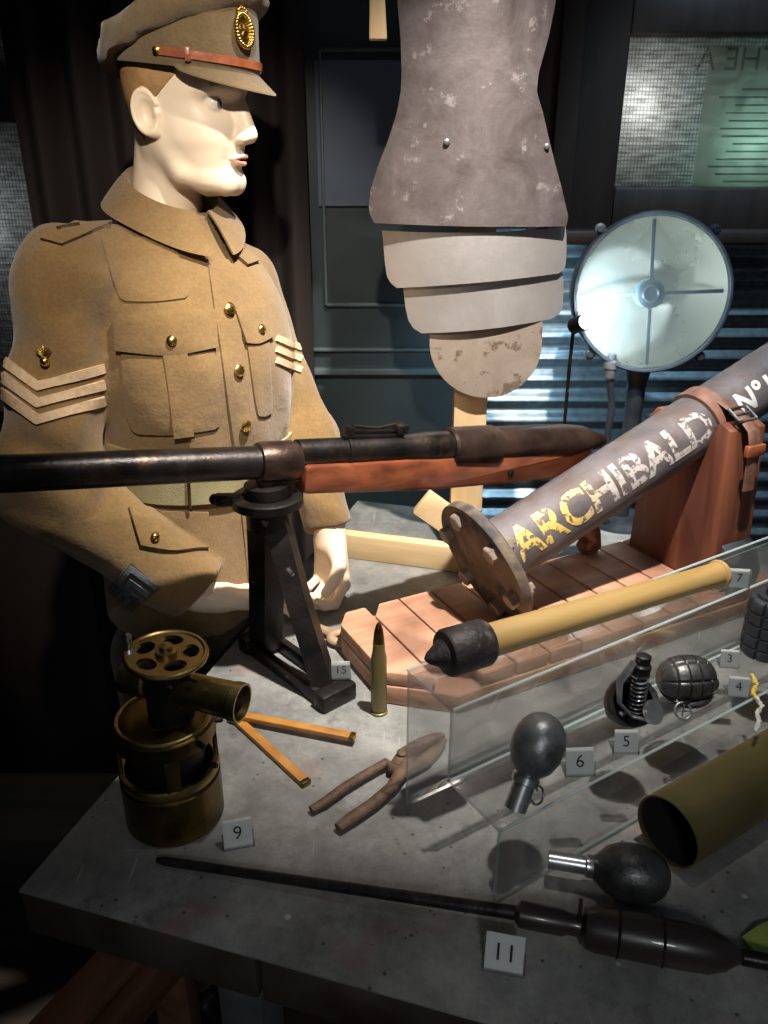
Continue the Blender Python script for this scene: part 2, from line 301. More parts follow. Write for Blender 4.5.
class B:
    def __init__(s): s.v = []; s.f = []
    def add(s, vs, fs):
        o = len(s.v); s.v += [V(v) for v in vs]; s.f += [tuple(i+o for i in f) for f in fs]; return s
    def box(s, c, sz, ax=None, bev=0.0):
        c = V(c); ax = ax or (V((1, 0, 0)), V((0, 1, 0)), V((0, 0, 1)))
        bm = bmesh.new(); bmesh.ops.create_cube(bm, size=1)
        for v in bm.verts: v.co = V((v.co.x*sz[0], v.co.y*sz[1], v.co.z*sz[2]))
        if bev: bmesh.ops.bevel(bm, geom=list(bm.edges), offset=bev, segments=2, affect='EDGES', profile=.5)
        return s.bm(bm, c, ax)
    def bm(s, bm, c=V((0, 0, 0)), ax=None):
        ax = ax or (V((1, 0, 0)), V((0, 1, 0)), V((0, 0, 1)))
        bm.verts.index_update(); c = V(c)
        s.add([c+ax[0]*v.co.x+ax[1]*v.co.y+ax[2]*v.co.z for v in bm.verts], [[v.index for v in f.verts] for f in bm.faces]); bm.free(); return s
    def prism(s, poly, h, c, ax, bev=0.0):
        """poly in (ax0,ax1) plane, thickness h along ax2 centred"""
        bm = bmesh.new(); vs = [bm.verts.new((p[0], p[1], -h/2)) for p in poly]; f = bm.faces.new(vs)
        r = bmesh.ops.extrude_face_region(bm, geom=[f])
        for g in r['geom']:
            if isinstance(g, bmesh.types.BMVert): g.co.z += h
        bmesh.ops.recalc_face_normals(bm, faces=bm.faces)
        if bev: bmesh.ops.bevel(bm, geom=list(bm.edges), offset=bev, segments=2, affect='EDGES', profile=.5)
        return s.bm(bm, c, ax)
    def tube(s, pts, rad, n=16, caps=True, sq=None, up=V((0, 0, 1))):
        """sweep; rad = radius or list; sq=(a,b) scales lateral/up"""
        pts = [V(p) for p in pts]; k = len(pts)
        if not hasattr(rad, '__len__'): rad = [rad]*k
        a, b = sq or (1, 1); x = None; vs = []
        for i, p in enumerate(pts):
            j = i
            d = (pts[min(i+1, k-1)]-pts[max(i-1, 0)])
            if d.length < 1e-9: d = pts[-1]-pts[0]
            d.normalize()
            if x is None: x = frame(d, up)[0]
            else:
                x = x-d*x.dot(d)
                x = x.normalized() if x.length > 1e-6 else frame(d, up)[0]
            y = d.cross(x)
            for q in range(n):
                t = 2*math.pi*q/n; vs.append(p+x*(math.cos(t)*rad[i]*a)+y*(math.sin(t)*rad[i]*b))
        fs = [(i*n+q, i*n+(q+1) % n, (i+1)*n+(q+1) % n, (i+1)*n+q) for i in range(k-1) for q in range(n)]
        if caps: fs += [tuple(range(n))[::-1], tuple((k-1)*n+q for q in range(n))]
        return s.add(vs, fs)
    def lathe(s, prof, c=(0, 0, 0), d=(0, 0, 1), n=32, up=V((0, 0, 1)), closed=False):
        """prof [(r, h)] along direction d from c"""
        c = V(c); x, y, d = frame(d, up); vs = []; k = len(prof)
        for r, h in prof:
            for q in range(n):
                t = 2*math.pi*q/n; vs.append(c+d*h+x*(math.cos(t)*r)+y*(math.sin(t)*r))
        fs = [(i*n+q, i*n+(q+1) % n, (i+1)*n+(q+1) % n, (i+1)*n+q) for i in range(k-1) for q in range(n)]
        if closed: fs += [((k-1)*n+q, (k-1)*n+(q+1) % n, (q+1) % n, q) for q in range(n)]
        else: fs += [tuple(range(n))[::-1], tuple((k-1)*n+q for q in range(n))]
        return s.add(vs, fs)
    def sphere(s, c, r, sc=(1, 1, 1), ax=None, n=20, m=12):
        ax = ax or (V((1, 0, 0)), V((0, 1, 0)), V((0, 0, 1))); bm = bmesh.new()
        bmesh.ops.create_uvsphere(bm, u_segments=n, v_segments=m, radius=r)
        for v in bm.verts: v.co = V((v.co.x*sc[0], v.co.y*sc[1], v.co.z*sc[2]))
        return s.bm(bm, c, ax)
    def ring(s, c, R_, r, nrm=(0, 0, 1), n=28, m=10, sq=(1, 1)):
        x, y, d = frame(nrm); c = V(c); vs = []
        for i in range(n):
            t = 2*math.pi*i/n; e = x*math.cos(t)+y*math.sin(t)
            for j in range(m):
                u = 2*math.pi*j/m; vs.append(c+e*(R_+r*math.cos(u)*sq[0])+d*(r*math.sin(u)*sq[1]))
        fs = [(i*m+j, ((i+1) % n)*m+j, ((i+1) % n)*m+(j+1) % m, i*m+(j+1) % m) for i in range(n) for j in range(m)]
        return s.add(vs, fs)
    def build(s, name, m, parent=None, smooth=True, autos=35, loc=None):
        return raw(name, s.v, s.f, m, parent, smooth, autos, loc=loc)
def copy_tree(o, parent=None, loc=None):
    c = o.copy(); COL.objects.link(c); c.parent = parent
    if loc is not None: c.location = loc
    for ch in [x for x in bpy.data.objects if x.parent == o]: copy_tree(ch, c)
    return c
TEXTQ = []
def text_mesh(s, size, bold=0.):
    cu = bpy.data.curves.new('t', 'FONT'); cu.body = s; cu.size = size; cu.align_x = 'CENTER'; cu.align_y = 'CENTER'; cu.resolution_u = 4; cu.offset = bold
    o = bpy.data.objects.new('t', cu); COL.objects.link(o)
    dg = bpy.context.evaluated_depsgraph_get(); dg.update()
    me = bpy.data.meshes.new_from_object(o.evaluated_get(dg))
    vs = [v.co.copy() for v in me.vertices]; fs = [tuple(p.vertices) for p in me.polygons]
    bpy.data.objects.remove(o); bpy.data.curves.remove(cu); bpy.data.meshes.remove(me)
    return vs, fs

# ------------------------------------------------------------------ SDF helpers
def grid(lo, hi, h):
    ax = [np.arange(lo[i], hi[i]+h, h) for i in range(3)]
    X, Y, Z = np.meshgrid(*ax, indexing='ij'); return X.astype(np.float32), Y.astype(np.float32), Z.astype(np.float32), np.array(lo, float), h
def surfnets(f, lo, h):
    ins = f < 0; nx, ny, nz = f.shape
    c = np.zeros((nx-1, ny-1, nz-1), int)
    for a in (0, 1):
        for b in (0, 1):
            for d in (0, 1): c += ins[a:nx-1+a, b:ny-1+b, d:nz-1+d]
    act = (c > 0) & (c < 8); idx = -np.ones(act.shape, int); P = np.argwhere(act); idx[act] = np.arange(len(P))
    acc = np.zeros((len(P), 3)); cnt = np.zeros(len(P))
    cor = [(a, b, d) for a in (0, 1) for b in (0, 1) for d in (0, 1)]
    for A in cor:
        for k in range(3):
            if A[k] == 0:
                Bc = list(A); Bc[k] = 1
                fa = f[P[:, 0]+A[0], P[:, 1]+A[1], P[:, 2]+A[2]].astype(float); fb = f[P[:, 0]+Bc[0], P[:, 1]+Bc[1], P[:, 2]+Bc[2]].astype(float)
                x = (fa < 0) != (fb < 0); t = np.where(x, fa/(fa-fb+1e-20*(~x)+np.where(x, 0, 1)), 0)
                pos = np.array(A, float)[None, :].repeat(len(P), 0); pos[:, k] += t
                acc[x] += pos[x]; cnt[x] += 1
    vv = lo+(P+acc/cnt[:, None])*h
    faces = []
    for k in range(3):
        a, b = (k+1) % 3, (k+2) % 3
        s0 = [slice(0, n) for n in f.shape]; s1 = list(s0); s0[k] = slice(0, f.shape[k]-1); s1[k] = slice(1, f.shape[k])
        e = ins[tuple(s0)] != ins[tuple(s1)]; E = np.argwhere(e)
        E = E[(E[:, a] > 0) & (E[:, b] > 0) & (E[:, a] < f.shape[a]-1) & (E[:, b] < f.shape[b]-1)]
        q = []
        for da, db in ((0, 0), (-1, 0), (-1, -1), (0, -1)):
            Q = E.copy(); Q[:, a] += da; Q[:, b] += db; q.append(idx[Q[:, 0], Q[:, 1], Q[:, 2]])
        fl = ins[E[:, 0], E[:, 1], E[:, 2]]; q = np.stack(q, 1); q[~fl] = q[~fl][:, ::-1]; faces.append(q)
    return vv, np.concatenate(faces)
def smin(a, b, k):
    h = np.clip(.5+.5*(b-a)/k, 0, 1); return b*(1-h)+a*h-k*h*(1-h)
def smax(a, b, k): return -smin(-a, -b, k)
def cone(X, Y, Z, a, b, ra, rb):
    a = np.array(a, np.float32); b = np.array(b, np.float32); d = b-a; L = float(d@d)
    t = np.clip(((X-a[0])*d[0]+(Y-a[1])*d[1]+(Z-a[2])*d[2])/L, 0, 1)
    return np.sqrt((X-a[0]-t*d[0])**2+(Y-a[1]-t*d[1])**2+(Z-a[2]-t*d[2])**2)-(ra+(rb-ra)*t)
def ell(X, Y, Z, c, r):
    q = np.sqrt(((X-c[0])/r[0])**2+((Y-c[1])/r[1])**2+((Z-c[2])/r[2])**2); return (q-1)*min(r)
def gs(X, Y, Z, c, s):
    return np.exp(-.5*(((X-c[0])/s[0])**2+((Y-c[1])/s[1])**2+((Z-c[2])/s[2])**2))
def interp(Z, zs, vs):
    # smooth (cosine-free) interpolation: piecewise cubic hermite by dense resample
    zs = np.array(zs, float); vs = np.array(vs, float); m = np.gradient(vs, zs)
    i = np.clip(np.searchsorted(zs, Z)-1, 0, len(zs)-2); h = zs[i+1]-zs[i]; t = np.clip((Z-zs[i])/h, 0, 1)
    return ((2*t**3-3*t**2+1)*vs[i]+(t**3-2*t**2+t)*h*m[i]+(-2*t**3+3*t**2)*vs[i+1]+(t**3-t**2)*h*m[i+1]).astype(np.float32)

# ================================================================== SETTING
UP = V((0, 0, 1))
TU = V((.958, -.286, 0)); TV = V((.286, .958, 0)); T0 = pz(18, 890)
TLEN, TDEP, TTH = 1.75, 0.98, .05
WY = 1.56
def struct(o): return tag(o, kind='structure')
struct(B().box((0.2, .6, -.02), (4.2, 3.6, .04)).build('floor', M['floor'], smooth=False))
struct(B().box((0.2, WY+.20, 1.3), (4.2, .08, 2.6)).build('wall_back', M['wallmat'], smooth=False))
struct(B().box((-1.2, .6, 1.3), (.06, 3.6, 2.6)).build('wall_left', M['wallmat'], smooth=False))
# corrugated sheet (horizontal ridges) below the windows
def corr():
    x0, x1, z0, z1, p = .206, 1.25, .0, 1.405, .042
    n = 300; vs = []; fs = []
    for i in range(n):
        z = z0+(z1-z0)*i/(n-1); y = WY+.008*math.sin(2*math.pi*z/p)
        vs += [(x0, y, z), (x1, y, z), (x1, y+.0012, z), (x0, y+.0012, z)]
    for i in range(n-1):
        a = 4*i; b = a+4
        fs += [(a, a+1, b+1, b), (a+2, a+3, b+3, b+2), (a+1, a+2, b+2, b+1), (a+3, a, b, b+3)]
    fs += [(0, 3, 2, 1), (4*n-4, 4*n-3, 4*n-2, 4*n-1)]
    return raw('corrugated_sheet', vs, fs, M['corr'])
tag(corr(), 'galvanised corrugated metal sheet with horizontal ridges behind the searchlight', 'metal sheet')

# window on the back wall, right (above the corrugated sheet)
def bar(b, px0, py0, px1, py1, Y, d=.05):
    p = py_(px0, py0, Y); q = py_(px1, py1, Y)
    b.box(((p.x+q.x)/2, Y+d/2, (p.z+q.z)/2), (abs(q.x-p.x), d, abs(q.z-p.z)), bev=.003)
w = thing('window_1', None, None, (.45, WY, 1.42)); struct(w)
b = B(); Yf = WY-.01
xL, xP, xR = .373, .415, .98; zB, zP, zT, zM = 1.402, 1.475, 1.98, 1.715
b.box(((.26+xP)/2, Yf+.03, (zB+zT)/2), (xP-.26, .06, zT-zB), bev=.004)
b.box(((xP+xR)/2, Yf+.03, (zB+zP)/2), (xR-xP, .06, zP-zB), bev=.004)
b.box((.315, Yf-.005, (zB+zT)/2), (.04, .03, zT-zB), bev=.004)
b.box(((xP+xR)/2, Yf+.025, zM+.03), (xR-xP, .05, .06), bev=.004)
b.box((xR+.03, Yf+.03, (zB+zT)/2), (.06, .06, zT-zB), bev=.004)
b.box((.64, Yf-.02, zB-.008), (.72, .07, .022), bev=.004)
b.build('window_frame', M['frame'], w)
pn = B().box(((xP+xR)/2, WY+.035, (zP+zT)/2), (xR-xP, .006, zT-zP)).build('pane', M['pane'], w, smooth=False)
# window on the left wall side (behind the mannequin's shoulder)
w2 = thing('window_2', None, None, (-.74, WY, 1.2)); struct(w2)
b = B(); b.box((-.565, Yf+.03, 1.55), (.13, .07, 1.4), bev=.004); b.box((-.80, Yf+.025, 1.625), (.5, .06, .085), bev=.004); b.box((-.80, Yf+.025, 1.1), (.5, .06, .08), bev=.004)
b.build('window_frame', M['frame'], w2)
B().box((-.82, WY+.035, 1.6), (.42, .006, 1.1)).build('pane', M['pane'], w2, smooth=False)
# added framed panels standing in for glass reflections, between curtain and armour
pd = thing('panelled_shutter', 'dim blue-green panelled shutter with thin inner mouldings, between dark curtain and body armour', 'shutter', (-.03, WY, 1.0))
b = B(); ys = WY-.045
p0 = py_(300, -20, ys); p1 = py_(452, 60, ys)
x0, x1 = p0.x-.02, .20
b.box(((x0+x1)/2, WY, 1.36), (x1-x0, .02, 1.16)).box(((x0+x1)/2, WY, .39), (x1-x0, .02, .78)); b.build('back_board', M['tealdark'], pd, smooth=False)
def lineframe(b, X0, X1, Z0, Z1, w_=.006, y=WY-.015):
    for (cx, cz, sx, sz) in (((X0+X1)/2, Z0, X1-X0, w_), ((X0+X1)/2, Z1, X1-X0, w_), (X0, (Z0+Z1)/2, w_, Z1-Z0), (X1, (Z0+Z1)/2, w_, Z1-Z0)):
        b.box((cx, y, cz), (sx, .012, sz), bev=.0015)
b = B(); a_ = py_(310, 350, WY-.02); c_ = py_(345, 305, WY-.02)
lineframe(b, a_.x-.02, .19, a_.z, 1.80); lineframe(b, c_.x-.035, .17, c_.z, 1.69)
z_ = py_(330, 371, WY-.02).z; b.box(((x0+x1)/2, WY-.02, z_), (x1-x0, .02, .012), bev=.002)
b.build('moulding', M['tealframe'], pd)
b = B(); za = py_(340, 206, WY-.02).z; zb = py_(340, 60, WY-.02).z
b.box(((x0+.02+.06)/2+.02, WY-.014, (za+zb)/2), (.20, .008, zb-za)); b.build('upper_panel', M['tealpane'], pd, smooth=False)
B().box(((x0+.18)/2, WY-.014, 1.83), (.18-x0, .008, .13)).build('upper_panel', M['tealpane'], pd, smooth=False)
# added translucent sheet standing in for a poster reflected in the case glass
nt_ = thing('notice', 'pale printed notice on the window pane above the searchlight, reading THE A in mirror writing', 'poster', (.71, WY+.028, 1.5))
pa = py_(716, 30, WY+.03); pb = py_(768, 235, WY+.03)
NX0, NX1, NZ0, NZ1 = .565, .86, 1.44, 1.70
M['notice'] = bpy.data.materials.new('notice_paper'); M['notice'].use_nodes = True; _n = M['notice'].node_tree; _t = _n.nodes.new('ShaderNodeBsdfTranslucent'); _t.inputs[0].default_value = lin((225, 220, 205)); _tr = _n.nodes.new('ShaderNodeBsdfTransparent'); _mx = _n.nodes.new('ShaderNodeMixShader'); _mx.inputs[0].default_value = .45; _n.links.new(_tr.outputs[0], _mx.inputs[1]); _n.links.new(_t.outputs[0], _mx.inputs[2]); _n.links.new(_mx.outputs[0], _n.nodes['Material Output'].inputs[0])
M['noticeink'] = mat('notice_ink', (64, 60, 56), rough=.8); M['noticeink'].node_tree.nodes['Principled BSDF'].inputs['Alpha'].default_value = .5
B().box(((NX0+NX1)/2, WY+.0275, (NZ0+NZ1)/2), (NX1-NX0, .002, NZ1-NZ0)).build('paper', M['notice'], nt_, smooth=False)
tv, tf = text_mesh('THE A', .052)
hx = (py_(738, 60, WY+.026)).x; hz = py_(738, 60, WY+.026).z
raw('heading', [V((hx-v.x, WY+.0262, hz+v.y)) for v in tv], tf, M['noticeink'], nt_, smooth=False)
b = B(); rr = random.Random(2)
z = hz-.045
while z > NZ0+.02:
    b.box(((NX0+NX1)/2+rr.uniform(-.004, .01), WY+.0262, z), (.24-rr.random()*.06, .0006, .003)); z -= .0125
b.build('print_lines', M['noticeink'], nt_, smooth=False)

# curtains
def curtain(x0, x1, y0, y1, z0, z1, lab, amp=.02, nf=9, ph=0):
    n, k = 120, 24; vs = []; fs = []
    for s in (0, 1):
        for j in range(k):
            v = j/(k-1)
            for i in range(n):
                u = i/(n-1); X = x0+(x1-x0)*u; Y = y0+(y1-y0)*u
                d = amp*math.sin(2*math.pi*nf*u+ph+.5*math.sin(3*v))*(.6+.4*v)+.006*math.sin(31*u+4*v)
                vs.append((X, Y+d+.003*s, z0+(z1-z0)*v))
    for s in (0, 1):
        o = s*n*k
        fs += [(o+j*n+i, o+j*n+i+1, o+(j+1)*n+i+1, o+(j+1)*n+i) for j in range(k-1) for i in range(n-1)]
    o = n*k
    fs += [(i, i+1, o+i+1, o+i) for i in range(n-1)]+[((k-1)*n+i, (k-1)*n+i+1, o+(k-1)*n+i+1, o+(k-1)*n+i) for i in range(n-1)]
    fs += [(j*n, (j+1)*n, o+(j+1)*n, o+j*n) for j in range(k-1)]+[(j*n+n-1, (j+1)*n+n-1, o+(j+1)*n+n-1, o+j*n+n-1) for j in range(k-1)]
    return tag(raw('curtain', vs, fs, M['curtain']), lab, 'curtain')
curtain(-.60, -.13, WY-.12, WY-.10, .02, 2.1, 'wide dark brown curtain hanging behind the mannequin', .022, 7)

# ------------------------------------------------------------------ table
tb = thing('display_table', 'large grey worn zinc-topped table carrying the display', 'table', T0)
def tp(s, t, z): q = T0+TU*s+TV*t; return V((q.x, q.y, z))
ax = (TU, TV, UP)
B().box(tp(TLEN/2, TDEP/2, TZ-.002), (TLEN, TDEP, .004), ax, bev=.0015).build('tabletop', M['table'], tb)
b = B()
for s0, s1 in ((0, .235), (.238, .80), (.803, TLEN)):
    b.box(tp((s0+s1)/2, .012, TZ-.004-TTH/2), (s1-s0, .024, TTH), ax, bev=.004)
b.box(tp(.012, TDEP/2+.012, TZ-.004-TTH/2), (.024, TDEP-.026, TTH), ax, bev=.004)
b.box(tp(TLEN/2, TDEP/2+.01, TZ-.004-TTH/2), (TLEN-.05, TDEP-.05, TTH-.008), ax)
b.build('edge_trim', M['metaledge'], tb)
for s, t in ((.17, .10), (TLEN-.1, .10), (.17, TDEP-.1), (TLEN-.1, TDEP-.1)):
    B().box(tp(s, t, (TZ-.004-TTH)/2), (.05, .05, TZ-.004-TTH), ax, bev=.004).build('leg', M['tableleg'], tb)
# boards leaning in the dark under the left end of the table
def boards():
    a = py_(185, 955, .60); c = py_(60, 1060, .38)
    t = thing('wooden_crate', 'old brown wooden plank frame in the dark under the table\'s left corner', 'wood frame', (-.42, .5, 0))
    for (q0, q1, w_, h_) in ((( -.25, .66, .72), (-.56, .22, .62), .05, .03), ((-.225, .64, .70), (-.52, .18, .60), .02, .05)):
        p = V(q0); q = V(q1); d = (q-p); x, y, f = frame(d)
        B().box((p+q)/2, (w_, h_, d.length), (x, y, f), bev=.003).build('plank', M['oldwood'], t)
    for (X, Y, z1) in ((-.25, .66, .70), (-.56, .22, .59)):
        B().box((X, Y, z1/2), (.04, .04, z1), bev=.003).build('upright', M['oldwood'], t)
boards()

# ------------------------------------------------------------------ armour and its wooden stand
AY = 1.20
st = thing('armour_stand', 'pale pine post and cross plank holding up the body armour', 'stand', pz(470, 555))
pc = py_(470, 400, AY+.035); zt = py_(470, 20, AY+.035).z
B().box((pc.x, AY+.035, (TZ+.0+zt)/2), (.052, .028, zt-TZ), bev=.002).build('post', M['pine'], st)
q0 = pz(352, 556, TZ); q1 = pz(538, 580, TZ); dd = (q1-q0); x, y, f = frame(dd)
mid = (q0-dd.normalized()*.03+q1)/2
# base plank runs in front of the post, turned with the table
B().box(V((mid.x, mid.y, TZ+.022))+y*0, (.022, .044, dd.length+.03), (x, y, f), bev=.002).build('base_plank', M['pinex'], st)
B().box((pc.x-.035, AY+.012, TZ+.075), (.10, .02, .045), (V((.8, 0, -.6)), V((0, 1, 0)), V((.6, 0, .8))), bev=.002).build('brace', M['pinex'], st)
a = py_(374, 48, AY+.02); 
bb = B(); bb.prism([(-.012, -.03), (.012, -.03), (.006, .075), (-.010, .075)], .018, py_(378, 14, AY+.03), (V((1, 0, 0)), UP, V((0, -1, 0))), bev=.002); bb.build('peg', M['pine'], st)
B().box((pc.x-.04, AY+.045, py_(378, -30, AY+.03).z), (.20, .02, .03), bev=.002).build('cross_bar', M['pine'], st)

def plate(rows, Y0, bulge, m, name, parent, th=.0028, n=40, k=None, edge=None):
    """rows: (py, xl, xr) pixel outline, hung at depth Y0 and curved towards the viewer"""
    ys = np.array([r[0] for r in rows], float); k = k or 40
    V0 = []; V1 = []
    for j in range(k):
        y = ys[0]+(ys[-1]-ys[0])*j/(k-1); xl = float(np.interp(y, ys, [r[1] for r in rows])); xr = float(np.interp(y, ys, [r[2] for r in rows]))
        for i in range(n):
            u = -1+2*i/(n-1); px = (xl+xr)/2+(xr-xl)/2*u
            sk = edge(u, j/(k-1)) if edge else 0
            p = py_(px, y+sk, Y0)
            nx = (px-478)/100.0
            p = p+V((0, bulge*nx*nx-.0, 0))
            V0.append(p); V1.append(p+V((0, th, 0)))
    vs = V0+V1; o = n*k; fs = []
    for j in range(k-1):
        for i in range(n-1):
            a = j*n+i; fs += [(a, a+1, a+n+1, a+n), (o+a, o+a+n, o+a+n+1, o+a+1)]
    for i in range(n-1): fs += [(i, o+i, o+i+1, i+1), ((k-1)*n+i, (k-1)*n+i+1, o+(k-1)*n+i+1, o+(k-1)*n+i)]
    for j in range(k-1): fs += [(j*n, (j+1)*n, o+(j+1)*n, o+j*n), (j*n+n-1, o+j*n+n-1, o+(j+1)*n+n-1, (j+1)*n+n-1)]
    return raw(name, vs, fs, m, parent, True, 50)
ar = thing('body_armour', 'rusty steel trench body armour with hanging lower plates, on the pine post', 'armour', py_(470, 400, AY))
rows1 = [(-60, 396, 566), (0, 398, 560), (35, 401, 552), (72, 402, 541), (90, 401, 539), (112, 397, 546), (140, 388, 553), (165, 378, 560), (190, 370, 568), (205, 368, 572), (216, 369, 575), (224, 374, 572)]
bp = plate(rows1, AY-.02, .045, M['arm1'], 'breastplate', ar, edge=lambda u, v: (5*max(0, v-.8)*5*(u*.3+.5)) if v > .8 else 0, k=60)
e2 = lambda u, v: 0
def rows_shift(L, Rr): pass
rows2 = [(231, 382, 573), (240, 383, 574), (262, 385, 574), (274, 387, 573), (280, 391, 571), (284, 397, 564)]
plate(rows2, AY-.012, .055, M['arm2'], 'upper_tasset', ar, edge=lambda u, v: -4*u*1.3*(.4+v)+3*(1-u*u)*(0.5-v), k=24)
rows3 = [(279, 402, 569), (290, 404, 570), (306, 406, 570), (318, 409, 569), (325, 414, 565), (329, 422, 556)]
plate(rows3, AY-.004, .055, M['arm2'], 'lower_tasset', ar, edge=lambda u, v: -5*u*(.6+v*.7), k=24)
def arc(y): 
    t = max(0, min(1, (y-345)/53.0)); return 57*math.sqrt(max(.0004, 1-t*t))
rows4 = [(318, 430, 545)]+[(y, 487-arc(y), 487+arc(y)) for y in list(range(345, 397, 3))+[397.6]]
plate(rows4, AY+.004, .04, M['arm3'], 'rounded_plate', ar, k=50)
b = B()
for (px, yy, dy) in ((447, 142, 0), (550, 146, 0.0)):
    p = py_(px, yy, AY-.022)+V((0, .045*((px-478)/100)**2, 0)); b = B().sphere(p, .0045, (1, .5, 1)); b.build('rivet', M['greysteel'], ar)

# ------------------------------------------------------------------ searchlight
LY = 1.34
lc = py_(652, 294, LY); lr = abs(py_(729, 294, LY).x-lc.x)
sl = thing('searchlight', 'round grey searchlight with clear glass front, four spokes and dished reflector', 'lamp', (lc.x, LY, TZ))
fd = V((-.10, -1, .10)).normalized(); lx, ly, _ = frame(fd); ly = lx.cross(fd)*-1 if (lx.cross(fd)*-1).z > 0 else lx.cross(fd)
bk = -fd
pr = [(lr*1.0, -.005), (lr*1.02, .0), (lr*1.02, .022), (lr*.985, .026), (lr*.985, .075), (lr*.8, .11), (lr*.4, .135), (.01, .14), (.01, .136), (lr*.39, .131), (lr*.78, .106), (lr*.955, .07), (lr*.955, .0), (lr*.97, -.005)]
bd = B().lathe(pr, lc, bk, 64, closed=True).build('drum', M['lampbody'], sl)
M['reflector'] = mat('silvered_dish', (212, 208, 194), (230, 226, 212), rough=.26, metal=.8, scale=6)
prr = [(lr*.955, .004)]+[(lr*.955*t, .004+.085*(1-t*t)) for t in (.92, .85, .75, .65, .5, .35, .2, .08)]
prr += [(r*.995, h+.002) for r, h in prr[::-1]]
B().lathe(prr, lc, bk, 64, closed=True).build('reflector', M['reflector'], sl)
B().lathe([(.002, 0), (lr*.96, 0), (lr*.96, .003), (.002, .003)], lc-bk*.002, bk, 64).build('lens', M['glass'], sl)
b = B()
for k in range(4):
    t = math.pi/2*k+R(3); d = lx*math.cos(t)+ly*math.sin(t); b.box(lc+d*lr*.48+bk*.012, (lr*.95, .006, .004), (d, fd.cross(d), fd), bev=.001)
b.build('spoke', M['lampwire'], sl)
B().lathe([(.022, .0), (.024, .004), (.024, .03), (.019, .034), (.019, .06), (.01, .066)], lc+bk*.006+lx*-.0, bk, 32).build('bulb_holder', M['lampwire'], sl)
B().ring(lc+bk*.004, .012, .003, fd).build('bulb_ring', M['lampwire'], sl)
for k, t in enumerate((R(48), R(132), R(228), R(312))):
    d = lx*math.cos(t)+ly*math.sin(t); b = B().lathe([(.009, 0), (.009, .012), (.005, .013), (.005, .018)], lc+d*lr*1.07+bk*.02, fd, 16)
    b.box(lc+d*lr*1.04+bk*.018, (.02, .014, .008), (d, fd.cross(d), fd), bev=.002); b.build('lug', M['lampbody'], sl)
low = lc-V((0, 0, lr))+bk*.03
B().tube([low+V((0, 0, .01)), low-V((0, 0, .03)), V((low.x, low.y, TZ+.16)), V((low.x, low.y, TZ+.012))], [.024, .016, .015, .015], 20).build('pillar', M['lampbody'], sl)
B().lathe([(.06, 0), (.06, .006), (.03, .012), (.016, .014)], (low.x, low.y, TZ), UP, 32).build('foot', M['lampbody'], sl)
# cable with connector at lower left of the drum
c0 = py_(611, 362, LY); c1 = py_(612, 405, LY); c2 = py_(606, 445, LY)
B().lathe([(.008, -.01), (.008, 0), (.012, .002), (.012, .014), (.010, .016), (.010, .03), (.007, .034)], c0+V((0, 0, .004)), (0, 0, -1), 20).build('connector', M['greysteel'], sl)
cz = [c0-V((0, 0, .02)), c1, c2, V((c2.x-.005, c2.y, TZ+.05)), V((c2.x+.02, c2.y-.0, TZ+.006)), V((low.x-.05, low.y, TZ+.006))]
B().tube(cz, .006, 12).build('cable', M['lampbody'], sl)
# small bright display lamp tucked against the searchlight rim
spx = py_(585, 322, LY-.05)
ds = thing('display_spotlight', 'small glaring white display light at the searchlight\'s lower left rim', 'light', (spx.x, spx.y, TZ))
aim = V((.28, -.55, .25)).normalized()
B().lathe([(.006, .03), (.013, .028), (.013, .0), (.011, 0), (.011, .006), (.002, .006)], spx, -aim, 24).build('housing', M['blackiron'], ds)
B().lathe([(.001, 0), (.0105, 0), (.0105, .002), (.001, .002)], spx+aim*-.001, aim, 24).build('lamp_face', emis('led_face', (225, 240, 255), 45), ds)
B().tube([spx-aim*.028, V((spx.x-.01, spx.y+.035, spx.z-.08)), V((spx.x-.01, spx.y+.03, TZ+.006))], .003, 10).build('stalk', M['blackiron'], ds)
B().lathe([(.022, 0), (.022, .004), (.01, .006)], (spx.x-.01, spx.y+.03, TZ), UP, 24).build('foot', M['blackiron'], ds)

# ------------------------------------------------------------------ trench mortar on board
D = V((.887, .462, 0)); Nn = V((-.462, .887, 0))
BZ = TZ+.045
A0 = pz(462, 713)          # front-left bottom corner (before the chamfer)
mo = thing('trench_mortar', 'grey steel trench mortar tube lettered ARCHIBALD, strapped to a slatted wooden bed', 'mortar', A0+D*.25+Nn*.11)
BW = .215
def bp_(t, n, z): q = A0+D*t+Nn*n; return V((q.x, q.y, z))
b = B()
poly = [(-.055, .045), (0, 0), (.56, 0), (.56, BW), (-.045, BW), (-.10, BW-.05)]
poly = [(-.075, .06), (-.005, 0.0), (.56, 0), (.56, BW), (-.05, BW), (-.075, BW-.03)]
b.prism(poly, .026, bp_(0, 0, TZ+.013), (D, Nn, UP), bev=.003)
t = -.075; i = 0
while t < .555:
    w_ = .052; t1 = min(t+w_, .56); n0 = .002
    if t < -.02:
        pl = [(t, .062), (t1-.002, .022), (t1-.002, BW-.002), (t+.02, BW-.002), (t, BW-.03)]
    else: pl = [(t, .003), (t1-.0035, .003), (t1-.0035, BW-.002), (t, BW-.002)]
    b.prism(pl, .018, bp_(0, 0, TZ+.036), (D, Nn, UP), bev=.002)
    t += w_; i += 1
b.build('slatted_bed', M['slat'], mo)
el = R(21.3); AX = (D*math.cos(el)+UP*math.sin(el)).normalized(); AYv = Nn; AZv = AX.cross(AYv)
if AZv.z < 0: AZv = -AZv
FR = .088
F0 = pz(500, 612, BZ)+AZv*FR*1.0      # flange centre
F0 = V((F0.x, F0.y, BZ+FR*math.cos(el)+.001))
TR = .0435
b = B().lathe([(TR+.004, .0), (TR, .03), (TR, .75), (TR-.006, .75), (TR-.006, .01), (.002, .008)], F0+AX*.008, AX, 64)
